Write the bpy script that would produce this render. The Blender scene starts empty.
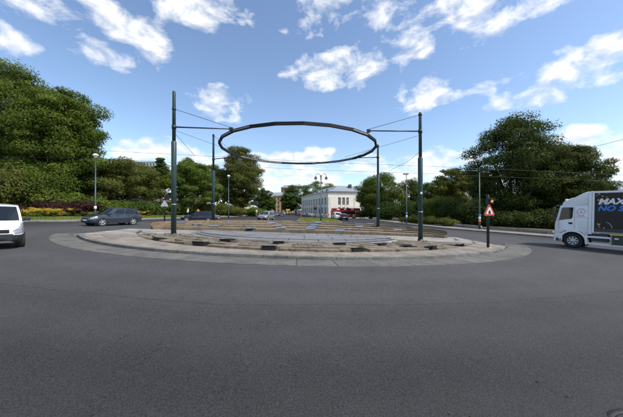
import bpy, bmesh, math, random
import numpy as np
from mathutils import Vector, Matrix

R = math.radians
scene = bpy.context.scene
col = scene.collection
rnd = random.Random(7)

# ---------------------------------------------------------------- camera
F = 260.0                      # focal length in photo pixels (photo 623 wide)
CAMZ = 2.05
cam_d = bpy.data.cameras.new('camera')
cam_d.sensor_width = 36.0
cam_d.lens = F / 623.0 * 36.0
cam_d.clip_start = 0.05
cam_d.clip_end = 6000
cam = bpy.data.objects.new('camera', cam_d)
cam.location = (0, 0, CAMZ)
cam.rotation_euler = (R(90.33), 0, 0)
col.objects.link(cam)
scene.camera = cam

# ---------------------------------------------------------------- world, sun, exposure
SUN_AZ = R(112)                # clockwise from +Y (view direction): to the right, a little behind
SUN_EL = R(52)
world = bpy.data.worlds.new('World')
scene.world = world
world.use_nodes = True
nt = world.node_tree
nt.nodes.clear()
def wn(t, **kw):
    n = nt.nodes.new(t)
    for k, v in kw.items():
        setattr(n, k, v)
    return n
def wm(op, a, b=None, c=None, clamp=False):
    n = wn('ShaderNodeMath', operation=op, use_clamp=clamp)
    for i, v in enumerate((a, b, c)):
        if v is None:
            continue
        if isinstance(v, (int, float)):
            n.inputs[i].default_value = v
        else:
            nt.links.new(v, n.inputs[i])
    return n.outputs[0]
sky = wn('ShaderNodeTexSky', sky_type='NISHITA')
sky.sun_disc = False
sky.sun_elevation = SUN_EL
sky.sun_rotation = SUN_AZ
sky.air_density = 1.0
sky.dust_density = 0.7
sky.ozone_density = 2.1
sky.altitude = 20
tc = wn('ShaderNodeTexCoord')
sep = wn('ShaderNodeSeparateXYZ')
nt.links.new(tc.outputs['Generated'], sep.inputs[0])
dx, dy, dz = sep.outputs
az = wm('ARCTAN2', dx, dy)
el = wm('ARCSINE', dz)
# cloud noise lives on a flattened dome so clouds get smaller towards the horizon
comb = wn('ShaderNodeCombineXYZ')
nt.links.new(dx, comb.inputs[0])
nt.links.new(dy, comb.inputs[1])
nt.links.new(wm('MULTIPLY', dz, 1.75), comb.inputs[2])
def wnoise(scale, detail, rough, dist=0.0, off=None):
    n = wn('ShaderNodeTexNoise')
    n.inputs['Scale'].default_value = scale
    n.inputs['Detail'].default_value = detail
    n.inputs['Roughness'].default_value = rough
    n.inputs['Distortion'].default_value = dist
    if off:
        a = wn('ShaderNodeVectorMath', operation='ADD')
        nt.links.new(comb.outputs[0], a.inputs[0])
        a.inputs[1].default_value = off
        nt.links.new(a.outputs[0], n.inputs['Vector'])
    else:
        nt.links.new(comb.outputs[0], n.inputs['Vector'])
    return n.outputs['Fac']
nA = wnoise(10.5, 10, 0.58, 0.25)
nS = wnoise(10.5, 6, 0.55, 0.25, (0.004, -0.012, 0.032))
nL = wnoise(3.0, 4, 0.5)
# cumulus seen in the photograph: (px, py, half-width, half-height, strength)
CLOUDS = [(25, 6, 30, 9, .62), (70, 14, 40, 10, .55), (112, 30, 26, 10, .7), (144, 38, 24, 13, 1.0), (112, 53, 34, 10, .85), (12, 40, 18, 8, .5), (100, 4, 30, 8, .6),
          (190, 8, 28, 11, .8), (222, 4, 24, 9, .7), (219, 103, 22, 11, .95), (238, 116, 12, 6, .7),
          (318, 6, 26, 15, .8), (342, 68, 36, 14, 1.0), (290, 76, 8, 6, .4), (388, 6, 26, 12, .75), (400, 24, 20, 8, .5), (413, 50, 20, 11, .9), (470, 8, 36, 13, .85), (490, 28, 26, 9, .7), (530, 4, 36, 9, .8),
          (425, 92, 24, 14, 1.05), (455, 98, 16, 8, .8), (492, 86, 20, 7, .7), (500, 100, 20, 6, .65), (545, 95, 26, 8, .75), (560, 70, 26, 11, .75), (596, 54, 34, 13, .8), (600, 78, 26, 6, .6), (520, 82, 20, 6, .4),
          (152, 150, 34, 10, 1.1), (125, 153, 20, 8, 1.0), (205, 160, 30, 8, .9), (318, 154, 14, 8, 1.0), (290, 159, 34, 6, 1.0), (300, 178, 50, 11, 1.05), (270, 172, 20, 9, .9), (430, 166, 22, 14, 1.1), (400, 180, 30, 11, .9),
          (585, 138, 28, 13, 1.05), (612, 150, 34, 16, 1.1), (468, 160, 16, 7, .7), (372, 163, 20, 5, .5), (640, 120, 30, 12, .8)]
bias = None
for (px, py, hw, hh, st) in CLOUDS:
    if py > 125: st += .25
    a0 = math.atan2(px - 311.5, F); c = math.cos(a0)
    e0 = math.atan2((210 - py) * c, F)
    wa = hw / F * c * c; we = max(hh / F * c, .02)
    u = wm('MULTIPLY', wm('SUBTRACT', az, a0), 1 / (wa * 1.25))
    v = wm('MULTIPLY', wm('SUBTRACT', el, e0), 1 / (we * 1.3))
    d2 = wm('ADD', wm('MULTIPLY', u, u), wm('MULTIPLY', v, v))
    b = wm('MULTIPLY', wm('SUBTRACT', 1.0, d2), st)
    bias = b if bias is None else wm('SMOOTH_MAX', bias, b, 0.25)
# the same fair-weather cover goes on outside the view
out_az = wm('MULTIPLY', wm('SUBTRACT', wm('ABSOLUTE', az), R(52)), 6.0, clamp=True)
out_el = wm('MULTIPLY', wm('SUBTRACT', el, R(43)), 6.0, clamp=True)
outm = wm('MAXIMUM', out_az, out_el)
gen = wm('MULTIPLY', wm('SUBTRACT', nL, 0.5), 6.0)
gen = wm('MINIMUM', gen, 1.0)
bias = wm('MAXIMUM', bias, -1.2)
mixb = wm('ADD', wm('MULTIPLY', bias, wm('SUBTRACT', 1.0, outm)), wm('MULTIPLY', gen, outm))
cov = wm('ADD', wm('MULTIPLY', mixb, 0.31), wm('MULTIPLY', wm('SUBTRACT', nA, 0.5), 1.75))
mask = wm('MULTIPLY', wm('SUBTRACT', cov, 0.0), 2.4, clamp=True)
mask = wm('SMOOTHSTEP', mask, 0.0, 1.0) if False else mask
mask = wm('MULTIPLY', mask, wm('MULTIPLY', wm('ADD', el, 0.01), 30.0, clamp=True))
lit = wm('ADD', 0.62, wm('MULTIPLY', wm('SUBTRACT', nA, nS), 4.0), clamp=True)
ccol = wn('ShaderNodeMix', data_type='RGBA')
nt.links.new(lit, ccol.inputs['Factor'])
ccol.inputs['A'].default_value = (3.7, 4.0, 4.4, 1)
ccol.inputs['B'].default_value = (5.6, 5.6, 5.6, 1)
mx = wn('ShaderNodeMix', data_type='RGBA')
nt.links.new(mask, mx.inputs['Factor'])
nt.links.new(sky.outputs[0], mx.inputs['A'])
nt.links.new(ccol.outputs['Result'], mx.inputs['B'])
bg = wn('ShaderNodeBackground')
bg.inputs['Strength'].default_value = 0.15
nt.links.new(mx.outputs['Result'], bg.inputs['Color'])
wo = wn('ShaderNodeOutputWorld')
nt.links.new(bg.outputs[0], wo.inputs[0])

sun_d = bpy.data.lights.new('sun', 'SUN')
sun_d.energy = 3.6
sun_d.angle = R(7)
sun_d.color = (1.0, 0.95, 0.87)
sun = bpy.data.objects.new('sun', sun_d)
sv = Vector((math.sin(SUN_AZ) * math.cos(SUN_EL), math.cos(SUN_AZ) * math.cos(SUN_EL), math.sin(SUN_EL)))
sun.rotation_euler = (-sv).to_track_quat('-Z', 'Y').to_euler()
sun.location = (60, -30, 60)
col.objects.link(sun)

vs = scene.view_settings
vs.view_transform = 'Standard'
vs.look = 'None'
vs.exposure = 0.52
vs.gamma = 1.0
vs.use_curve_mapping = False

# ---------------------------------------------------------------- materials
def new_mat(name):
    m = bpy.data.materials.new(name)
    m.use_nodes = True
    n = m.node_tree
    b = n.nodes['Principled BSDF']
    return m, n, b
def mat(name, c, rough=0.6, metal=0.0, var=0.12, scale=6.0, bump=0.0, bscale=40.0, rand=0.0, spec=0.4, emit=None, c2=None, coat=0.0, dirt=0.0):
    """Plain procedural material: two-tone noise, optional per-object variation and bump."""
    m, n, b = new_mat(name)
    N, Lk = n.nodes, n.links
    t = N.new('ShaderNodeTexCoord')
    no = N.new('ShaderNodeTexNoise')
    no.inputs['Scale'].default_value = scale
    no.inputs['Detail'].default_value = 6
    no.inputs['Roughness'].default_value = .6
    Lk.new(t.outputs['Object'], no.inputs['Vector'])
    ramp = N.new('ShaderNodeMix'); ramp.data_type = 'RGBA'
    mr = N.new('ShaderNodeMapRange')
    mr.inputs['From Min'].default_value = .3; mr.inputs['From Max'].default_value = .7
    Lk.new(no.outputs['Fac'], mr.inputs['Value'])
    Lk.new(mr.outputs[0], ramp.inputs['Factor'])
    c2 = c2 or tuple(x * (1 + var) for x in c)
    c1 = tuple(x * (1 - var) for x in c)
    ramp.inputs['A'].default_value = (*c1, 1)
    ramp.inputs['B'].default_value = (*c2, 1)
    src = ramp.outputs['Result']
    if dirt > 0:
        nd = N.new('ShaderNodeTexNoise'); nd.inputs['Scale'].default_value = .9; nd.inputs['Detail'].default_value = 8
        nd.inputs['Roughness'].default_value = .7; nd.inputs['Distortion'].default_value = .8
        Lk.new(t.outputs['Object'], nd.inputs['Vector'])
        md = N.new('ShaderNodeMapRange'); md.inputs['From Min'].default_value = .42; md.inputs['From Max'].default_value = .68
        md.inputs['To Min'].default_value = 1.0; md.inputs['To Max'].default_value = 1 - dirt
        Lk.new(nd.outputs['Fac'], md.inputs['Value'])
        nf = N.new('ShaderNodeTexNoise'); nf.inputs['Scale'].default_value = 45; nf.inputs['Detail'].default_value = 3
        Lk.new(t.outputs['Object'], nf.inputs['Vector'])
        mf = N.new('ShaderNodeMapRange'); mf.inputs['From Min'].default_value = .35; mf.inputs['From Max'].default_value = .65
        mf.inputs['To Min'].default_value = 1 - dirt * .5; mf.inputs['To Max'].default_value = 1 + dirt * .3
        Lk.new(nf.outputs['Fac'], mf.inputs['Value'])
        mm = N.new('ShaderNodeMath'); mm.operation = 'MULTIPLY'; Lk.new(md.outputs[0], mm.inputs[0]); Lk.new(mf.outputs[0], mm.inputs[1])
        mc = N.new('ShaderNodeMix'); mc.data_type = 'RGBA'; mc.blend_type = 'MULTIPLY'; mc.inputs['Factor'].default_value = 1
        Lk.new(src, mc.inputs['A']); Lk.new(mm.outputs[0], mc.inputs['B'])
        src = mc.outputs['Result']
    if rand > 0:
        oi = N.new('ShaderNodeObjectInfo')
        mr2 = N.new('ShaderNodeMapRange')
        mr2.inputs['To Min'].default_value = 1 - rand; mr2.inputs['To Max'].default_value = 1 + rand
        Lk.new(oi.outputs['Random'], mr2.inputs['Value'])
        hs = N.new('ShaderNodeHueSaturation')
        Lk.new(mr2.outputs[0], hs.inputs['Value'])
        Lk.new(src, hs.inputs['Color'])
        src = hs.outputs[0]
    Lk.new(src, b.inputs['Base Color'])
    b.inputs['Roughness'].default_value = rough
    b.inputs['Metallic'].default_value = metal
    b.inputs['Specular IOR Level'].default_value = spec
    b.inputs['Coat Weight'].default_value = coat
    b.inputs['Coat Roughness'].default_value = .08
    if bump > 0:
        n2 = N.new('ShaderNodeTexNoise'); n2.inputs['Scale'].default_value = bscale; n2.inputs['Detail'].default_value = 5
        Lk.new(t.outputs['Object'], n2.inputs['Vector'])
        bp = N.new('ShaderNodeBump'); bp.inputs['Strength'].default_value = bump; bp.inputs['Distance'].default_value = .02
        Lk.new(n2.outputs['Fac'], bp.inputs['Height'])
        Lk.new(bp.outputs[0], b.inputs['Normal'])
    if emit:
        b.inputs['Emission Color'].default_value = (*emit[0], 1)
        b.inputs['Emission Strength'].default_value = emit[1]
    return m

def asphalt_mat(name, base, patch=0.25, lane_shade=False):
    m, n, b = new_mat(name)
    N, Lk = n.nodes, n.links
    t = N.new('ShaderNodeTexCoord')
    P = t.outputs['Object']
    def noise(s, d, r=.6, dist=0):
        x = N.new('ShaderNodeTexNoise'); x.inputs['Scale'].default_value = s; x.inputs['Detail'].default_value = d
        x.inputs['Roughness'].default_value = r; x.inputs['Distortion'].default_value = dist
        Lk.new(P, x.inputs['Vector']); return x.outputs['Fac']
    def mth(op, a, b_=None, c=None, clamp=False):
        x = N.new('ShaderNodeMath'); x.operation = op; x.use_clamp = clamp
        for i, v in enumerate((a, b_, c)):
            if v is None: continue
            if isinstance(v, (int, float)): x.inputs[i].default_value = v
            else: Lk.new(v, x.inputs[i])
        return x.outputs[0]
    big = noise(.22, 4, .55, .6)
    mid = noise(1.6, 5, .6)
    fine = noise(52, 3, .75)
    vo = N.new('ShaderNodeTexVoronoi'); vo.inputs['Scale'].default_value = 85; Lk.new(P, vo.inputs['Vector'])
    sepc = N.new('ShaderNodeSeparateColor'); Lk.new(vo.outputs['Color'], sepc.inputs[0])
    chip = mth('POWER', sepc.outputs[0], 3.0)
    v = mth('ADD', mth('MULTIPLY', mth('SUBTRACT', big, .5), patch * 2.4), 1.0)
    v = mth('ADD', v, mth('MULTIPLY', mth('SUBTRACT', mid, .5), .35))
    v = mth('ADD', v, mth('MULTIPLY', mth('SUBTRACT', fine, .5), 3.0))
    v = mth('ADD', v, mth('MULTIPLY', mth('SUBTRACT', chip, .25), .55))
    pit = mth('GREATER_THAN', noise(24, 2, .5), .69)
    v = mth('MULTIPLY', v, mth('SUBTRACT', 1.0, mth('MULTIPLY', pit, .45)))
    # worn wheel tracks that follow the roundabout
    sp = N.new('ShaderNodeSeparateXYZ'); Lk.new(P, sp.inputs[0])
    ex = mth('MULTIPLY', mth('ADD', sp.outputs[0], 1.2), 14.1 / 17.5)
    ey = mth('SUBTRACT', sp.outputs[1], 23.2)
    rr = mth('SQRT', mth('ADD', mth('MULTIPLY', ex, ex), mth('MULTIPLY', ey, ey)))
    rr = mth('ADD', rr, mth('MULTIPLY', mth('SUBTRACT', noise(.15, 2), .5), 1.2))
    if lane_shade:
        # foreground shade painted into the colour: paler by the island, darker outward
        fg_shade = N.new('ShaderNodeMapRange'); fg_shade.interpolation_type = 'SMOOTHSTEP'
        fg_shade.inputs['From Min'].default_value = 15.0; fg_shade.inputs['From Max'].default_value = 21.5
        fg_shade.inputs['To Min'].default_value = 1.45; fg_shade.inputs['To Max'].default_value = .60
        Lk.new(rr, fg_shade.inputs['Value'])
        v = mth('MULTIPLY', v, fg_shade.outputs[0])
    trk = mth('SINE', mth('MULTIPLY', rr, 3.4), None)
    v = mth('ADD', v, mth('MULTIPLY', trk, .08))
    # seams between two paving passes
    for r0 in (17.6,):
        d = mth('ABSOLUTE', mth('SUBTRACT', rr, r0), None)
        s = mth('LESS_THAN', d, mth('MULTIPLY', noise(3.0, 3), .05))
        v = mth('MULTIPLY', v, mth('SUBTRACT', 1.0, mth('MULTIPLY', s, .25)))
    cmb = N.new('ShaderNodeMix'); cmb.data_type = 'RGBA'; cmb.blend_type = 'MULTIPLY'
    cmb.inputs['Factor'].default_value = 1
    cmb.inputs['A'].default_value = (*base, 1)
    Lk.new(v, cmb.inputs['B'])
    Lk.new(cmb.outputs['Result'], b.inputs['Base Color'])
    b.inputs['Roughness'].default_value = .78
    b.inputs['Specular IOR Level'].default_value = .3
    bp = N.new('ShaderNodeBump'); bp.inputs['Strength'].default_value = .55; bp.inputs['Distance'].default_value = .006
    Lk.new(mth('ADD', fine, mth('MULTIPLY', vo.outputs['Distance'], .8)), bp.inputs['Height'])
    Lk.new(bp.outputs[0], b.inputs['Normal'])
    return m

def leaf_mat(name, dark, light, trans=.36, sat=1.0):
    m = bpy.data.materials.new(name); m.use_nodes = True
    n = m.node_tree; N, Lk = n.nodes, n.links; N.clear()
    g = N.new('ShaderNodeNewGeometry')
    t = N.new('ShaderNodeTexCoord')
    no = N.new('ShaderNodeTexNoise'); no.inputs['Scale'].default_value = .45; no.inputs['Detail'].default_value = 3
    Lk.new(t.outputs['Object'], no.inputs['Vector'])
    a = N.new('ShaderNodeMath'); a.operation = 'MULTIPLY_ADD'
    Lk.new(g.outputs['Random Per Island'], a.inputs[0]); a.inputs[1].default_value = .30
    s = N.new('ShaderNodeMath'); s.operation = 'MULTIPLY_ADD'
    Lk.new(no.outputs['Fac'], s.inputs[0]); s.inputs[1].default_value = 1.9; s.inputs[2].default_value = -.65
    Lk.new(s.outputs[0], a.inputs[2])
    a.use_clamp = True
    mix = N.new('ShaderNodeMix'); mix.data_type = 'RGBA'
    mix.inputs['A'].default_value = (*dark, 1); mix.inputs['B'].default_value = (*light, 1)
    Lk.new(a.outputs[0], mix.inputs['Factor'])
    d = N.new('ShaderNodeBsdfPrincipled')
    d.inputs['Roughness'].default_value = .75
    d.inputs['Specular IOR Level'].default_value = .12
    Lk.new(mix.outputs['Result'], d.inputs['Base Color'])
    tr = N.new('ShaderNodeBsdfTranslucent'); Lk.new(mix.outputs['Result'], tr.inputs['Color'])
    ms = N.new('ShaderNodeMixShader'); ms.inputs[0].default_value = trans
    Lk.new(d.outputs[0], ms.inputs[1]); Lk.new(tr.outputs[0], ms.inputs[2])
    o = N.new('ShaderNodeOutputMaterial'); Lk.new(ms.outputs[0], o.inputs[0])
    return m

M = {
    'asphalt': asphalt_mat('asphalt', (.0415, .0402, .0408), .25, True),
    'grey_floor': asphalt_mat('grey_floor', (.17, .17, .172), .3),
    'apron': mat('apron', (.128, .120, .108), .85, var=.16, scale=3, bump=.3, rand=.10, dirt=.42),
    'kerb': mat('kerb', (.18, .172, .158), .8, var=.2, scale=5, bump=.4, rand=.14, dirt=.42),
    'paving': mat('paving', (.245, .212, .172), .85, var=.16, scale=4, bump=.3, rand=.10, dirt=.42),
    'lightconc': mat('lightconc', (.32, .30, .27), .85, var=.18, scale=1.2, bump=.2, rand=.06, dirt=.42),
    'brown': mat('brown', (.180, .147, .110), .9, var=.28, scale=5, bump=.6, rand=.10, dirt=.30),
    'tan': mat('tan', (.215, .160, .098), .9, var=.24, scale=5, bump=.5, rand=.10, dirt=.30),
    'soil': mat('soil', (.12, .088, .055), .95, var=.3, scale=2, bump=.6),
    'joint': mat('joint', (.07, .058, .044), .95, var=.3, scale=6, bump=.4),
    'black': mat('black', (.008, .008, .009), .6),
    'rubber': mat('rubber', (.018, .018, .019), .8, var=.2),
    'pole': mat('pole', (.020, .048, .048), .42, var=.2, scale=3, spec=.5),
    'pole_d': mat('pole_d', (.012, .028, .030), .45, var=.2, scale=3),
    'galv': mat('galv', (.30, .32, .33), .45, .6, var=.15),
    'ring': mat('ring', (.005, .005, .006), .7, var=.2),
    'ring_pale': mat('ring_pale', (.20, .195, .18), .5, var=.35, scale=3),
    'wire': mat('wire', (.02, .02, .022), .6),
    'panel': mat('panel', (.15, .195, .26), .3, .2, var=.12, scale=8),  # sky reflection of the terrace lids painted in as blue
    'white': mat('white', (.78, .78, .78), .4, var=.03),
    'white_car': mat('white_car', (.60, .615, .635), .28, var=.03, coat=.6),
    'grey_blue_car': mat('grey_blue_car', (.036, .050, .066), .25, .3, var=.06, coat=.8),
    'navy_car': mat('navy_car', (.018, .024, .042), .25, .2, var=.06, coat=.8),
    'silver_car': mat('silver_car', (.36, .37, .37), .3, .6, var=.05, coat=.6),
    'dark_car': mat('dark_car', (.02, .021, .024), .25, .2, var=.05, coat=.8),
    'blue_car': mat('blue_car', (.05, .10, .18), .25, .2, var=.05, coat=.8),
    'plastic': mat('plastic', (.022, .023, .025), .55, var=.15),
    'glass': mat('glass', (.010, .013, .016), .06, spec=.5, var=.1),
    'glass_side': mat('glass_side', (.014, .017, .020), .06, spec=.5, var=.5, scale=2.5),
    'rim': mat('rim', (.48, .49, .50), .35, .35, var=.1),
    'rim_dark': mat('rim_dark', (.05, .05, .055), .35, .6, var=.1),
    'lamp': mat('lamp', (.70, .72, .74), .12, .2, var=.05),
    'headlamp': mat('headlamp', (.30, .32, .34), .10, .3, var=.5, scale=14, spec=.8),
    'tail': mat('tail', (.35, .012, .012), .25, var=.1),
    'amber': mat('amber', (.8, .4, .02), .4, emit=((1.0, .42, .02), .8)),
    'redlit': mat('redlit', (.8, .04, .03), .4, emit=((1.0, .05, .03), 1.5)),
    'signred': mat('signred', (.60, .07, .03), .45, var=.06),
    'signwhite': mat('signwhite', (.78, .77, .74), .5, var=.04),
    'signback': mat('signback', (.42, .43, .44), .5, .3, var=.06),
    'signblue': mat('signblue', (.06, .22, .55), .5, var=.06),
    'yellow': mat('yellow', (.78, .55, .03), .45, var=.05),
    'orange': mat('orange', (.75, .22, .04), .5, var=.05),
    'globe': mat('globe', (.82, .83, .84), .25, var=.03),
    'truck_white': mat('truck_white', (.72, .74, .77), .3, var=.04, scale=2, coat=.5),
    'truck_dark': mat('truck_dark', (.012, .0115, .011), .5, var=.25, scale=1.5, c2=(.022, .018, .013)),
    'truck_blue': mat('truck_blue', (.03, .22, .62), .4, var=.05),
    'emblem': mat('emblem', (.55, .16, .20), .45, var=.06),
    'ground_grey': mat('ground_grey', (.05, .05, .052), .6, var=.2),
    'bronze': mat('bronze', (.55, .30, .12), .4, var=.3, scale=9),
    'red_bus': mat('red_bus', (.36, .020, .022), .3, var=.08, coat=.5),
    'cream': mat('cream', (.76, .71, .61), .8, var=.07, scale=.6, bump=.15),
    'cream_d': mat('cream_d', (.66, .62, .53), .8, var=.08, scale=.8),
    'slate': mat('slate', (.22, .245, .275), .6, var=.14, scale=2.0, bump=.2),
    'winglass': mat('winglass', (.045, .055, .065), .12, spec=.6, var=.2, scale=.5, rand=.4),
    'plaster_tan': mat('plaster_tan', (.50, .35, .19), .85, var=.1, scale=.3),
    'plaster_grey': mat('plaster_grey', (.34, .36, .37), .8, var=.1, scale=.3),
    'brick': mat('brick', (.34, .16, .11), .9, var=.15, scale=.5),
    'plaster_white': mat('plaster_white', (.62, .64, .66), .7, var=.06, scale=.3),
    'stonewall': mat('stonewall', (.24, .22, .195), .9, var=.25, scale=4, bump=.6, rand=.22),
    'bark': mat('bark', (.085, .066, .048), .95, var=.3, scale=5, bump=.8, bscale=14),
    'lawn': mat('lawn', (.115, .165, .026), .95, var=.35, scale=1.2, bump=.7, bscale=60),
    'lawn_dry': mat('lawn_dry', (.19, .20, .042), .95, var=.3, scale=.8, bump=.7, bscale=60),
    'bank': mat('bank', (.075, .062, .03), .95, var=.4, scale=.9, bump=.6),
    'grassblade': leaf_mat('grassblade', (.09, .14, .02), (.20, .25, .05)),
    'weed': leaf_mat('weed', (.06, .10, .02), (.20, .20, .05)),
    'skin': mat('skin', (.50, .31, .22), .6, var=.05),
    'hair': mat('hair', (.05, .035, .025), .7, var=.2),
    'iron': mat('iron', (.022, .021, .021), .65, .2, var=.3, bump=.4, bscale=30),
}
LEAF = {
    'oak': leaf_mat('leaf_oak', (0.040, 0.070, 0.010), (0.153, 0.198, 0.030)),
    'olive': leaf_mat('leaf_olive', (0.051, 0.068, 0.014), (0.167, 0.179, 0.041)),
    'deep': leaf_mat('leaf_deep', (0.024, 0.049, 0.011), (0.093, 0.139, 0.026)),
    'fresh': leaf_mat('leaf_fresh', (0.045, 0.085, 0.012), (0.160, 0.213, 0.033)),
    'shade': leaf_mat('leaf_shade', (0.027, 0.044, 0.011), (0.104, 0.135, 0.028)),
    'autumn': leaf_mat('leaf_autumn', (0.032, 0.050, 0.012), (0.114, 0.134, 0.029)),
    'yellowish': leaf_mat('leaf_yellowish', (0.057, 0.076, 0.013), (0.177, 0.189, 0.031)),
    'purple': leaf_mat('leaf_purple', (.022, .010, .010), (.075, .035, .030)),
    'flower_y': leaf_mat('flower_y', (.34, .25, .02), (.58, .46, .05), .2),
    'flower_o': leaf_mat('flower_o', (.50, .10, .02), (.70, .26, .04), .2),
    'flower_p': leaf_mat('flower_p', (.30, .08, .16), (.50, .28, .36), .2),
}

# ---------------------------------------------------------------- geometry helpers
YK = [60, 70, 80, 90, 100, 110, 120]
YF = [0, .10, .28, .52, .78, .95, 1.05]
SLOPE = .03
def g(x, y):
    """ground height: the whole square falls to the right, and away beyond 60 m"""
    return -SLOPE * max(-60.0, min(60.0, x)) - float(np.interp(y, YK, YF))
def at(px, py, D):
    return Vector(((px - 311.5) / F * D, D, CAMZ + (210 - py) / F * D))
def onground(px, py, h=0.0):
    kx = (px - 311.5) / F; kz = (210 - py) / F
    D = (h - CAMZ) / (kz + SLOPE * kx)
    return Vector((kx * D, D, g(kx * D, D) + h))

def tag(o, label, cat, group=None, kind=None):
    if label: o['label'] = label
    if cat: o['category'] = cat
    if group: o['group'] = group
    if kind: o['kind'] = kind
    return o
def link(name, me, parent=None):
    o = bpy.data.objects.new(name, me)
    col.objects.link(o)
    if parent: o.parent = parent
    return o
def thing(name, label, cat, loc=(0, 0, 0), rz=0.0, group=None):
    o = bpy.data.objects.new(name, None)
    o.empty_display_size = .3
    o.location = loc; o.rotation_euler = (0, 0, rz)
    col.objects.link(o)
    return tag(o, label, cat, group)
def mesh(name, v, f, m, smooth=False):
    me = bpy.data.meshes.new(name)
    me.from_pydata([tuple(p) for p in v], [], f)
    if m: me.materials.append(M[m] if isinstance(m, str) else m)
    if smooth: me.polygons.foreach_set('use_smooth', [True] * len(me.polygons))
    me.update()
    return me
def obj(name, v, f, m, parent=None, smooth=False):
    return link(name, mesh(name, v, f, m, smooth), parent)
def bmobj(name, bm, m, parent=None, smooth=False, angle=None):
    me = bpy.data.meshes.new(name)
    bmesh.ops.recalc_face_normals(bm, faces=bm.faces)
    bm.to_mesh(me); bm.free()
    for q in (m if isinstance(m, (list, tuple)) else [m]):
        me.materials.append(M[q] if isinstance(q, str) else q)
    if smooth:
        me.polygons.foreach_set('use_smooth', [True] * len(me.polygons))
        if angle: me.set_sharp_from_angle(angle=R(angle))
    return link(name, me, parent)
def bbox(bm, x0, x1, y0, y1, z0, z1, bev=0.0, seg=2, mi=0, rot=None):
    r = bmesh.ops.create_cube(bm, size=1.0)
    vs_ = r['verts']
    for v in vs_:
        v.co = Vector(((x0 + x1) / 2 + v.co.x * (x1 - x0), (y0 + y1) / 2 + v.co.y * (y1 - y0), (z0 + z1) / 2 + v.co.z * (z1 - z0)))
    fs = list({f for v in vs_ for f in v.link_faces})
    for f in fs: f.material_index = mi
    if bev > 0:
        es = list({e for v in vs_ for e in v.link_edges})
        bmesh.ops.bevel(bm, geom=es, offset=bev, segments=seg, affect='EDGES', profile=.6)
    return vs_
def box(name, x0, x1, y0, y1, z0, z1, m, parent=None, bev=0.0, seg=2):
    bm = bmesh.new(); bbox(bm, x0, x1, y0, y1, z0, z1, bev, seg)
    return bmobj(name, bm, m, parent)
def tube(bm, pts, rads, n=8, cap=True, mi=0):
    pts = [Vector(p) for p in pts]
    if isinstance(rads, (int, float)): rads = [rads] * len(pts)
    rings = []
    for i, p in enumerate(pts):
        a = pts[max(i - 1, 0)]; b = pts[min(i + 1, len(pts) - 1)]
        d = (b - a).normalized()
        up = Vector((0, 0, 1)) if abs(d.z) < .9 else Vector((1, 0, 0))
        s = d.cross(up).normalized(); t = s.cross(d)
        rings.append([bm.verts.new(p + (s * math.cos(2 * math.pi * k / n) + t * math.sin(2 * math.pi * k / n)) * rads[i]) for k in range(n)])
    for i in range(len(rings) - 1):
        for k in range(n):
            f = bm.faces.new((rings[i][k], rings[i][(k + 1) % n], rings[i + 1][(k + 1) % n], rings[i + 1][k]))
            f.material_index = mi; f.smooth = True
    if cap:
        for rg in (rings[0][::-1], rings[-1]):
            f = bm.faces.new(rg); f.material_index = mi
def tubeobj(name, pts, rads, m, parent=None, n=8):
    bm = bmesh.new(); tube(bm, pts, rads, n)
    me_o = bmobj(name, bm, m, parent)
    return me_o
def prism(bm, poly, y0, y1, bev=0.0, mi=0, seg=2):
    """extrude an (x,z) polygon along y"""
    a = [bm.verts.new((p[0], y0, p[1])) for p in poly]
    b = [bm.verts.new((p[0], y1, p[1])) for p in poly]
    n = len(poly); fs = []
    fs.append(bm.faces.new(a)); fs.append(bm.faces.new(b[::-1]))
    for i in range(n):
        fs.append(bm.faces.new((a[i], b[i], b[(i + 1) % n], a[(i + 1) % n])))
    for f in fs: f.material_index = mi
    if bev > 0:
        es = list({e for f in fs for e in f.edges})
        bmesh.ops.bevel(bm, geom=es, offset=bev, segments=seg, affect='EDGES', profile=.6)
def lathe(bm, prof, n=20, axis='z', c=(0, 0, 0), mi=0, loop=False):
    """profile of (r, h) points turned round an axis"""
    rings = []
    for (r, h) in prof:
        ring = []
        for k in range(n):
            a = 2 * math.pi * k / n
            if axis == 'z': p = (r * math.cos(a), r * math.sin(a), h)
            else: p = (r * math.cos(a), h, r * math.sin(a))
            ring.append(bm.verts.new((p[0] + c[0], p[1] + c[1], p[2] + c[2])))
        rings.append(ring)
    m_ = len(rings)
    for i in range(m_ if loop else m_ - 1):
        for k in range(n):
            f = bm.faces.new((rings[i][k], rings[i][(k + 1) % n], rings[(i + 1) % m_][(k + 1) % n], rings[(i + 1) % m_][k])); f.smooth = True; f.material_index = mi
    if loop: return
    for rg in (rings[0], rings[-1][::-1]):
        f = bm.faces.new(rg); f.material_index = mi
def sheet(name, poly, h, m, parent=None, kind='structure'):
    """flat polygon laid on the ground, cut where the ground bends"""
    bm = bmesh.new()
    vs_ = [bm.verts.new((p[0], p[1], 0)) for p in poly]
    bm.faces.new(vs_)
    for y in YK:
        bmesh.ops.bisect_plane(bm, geom=bm.verts[:] + bm.edges[:] + bm.faces[:], plane_co=(0, y, 0), plane_no=(0, 1, 0))
    for x in (-60, 60):
        bmesh.ops.bisect_plane(bm, geom=bm.verts[:] + bm.edges[:] + bm.faces[:], plane_co=(x, 0, 0), plane_no=(1, 0, 0))
    bmesh.ops.triangulate(bm, faces=bm.faces[:])
    for v in bm.verts: v.co.z = g(v.co.x, v.co.y) + h
    bmesh.ops.recalc_face_normals(bm, faces=bm.faces)
    if sum(f.normal.z for f in bm.faces) < 0: bmesh.ops.reverse_faces(bm, faces=bm.faces)
    me = bpy.data.meshes.new(name); bm.to_mesh(me); bm.free(); me.materials.append(M[m])
    o = link(name, me, parent)
    if not parent: o['kind'] = kind
    return o
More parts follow.
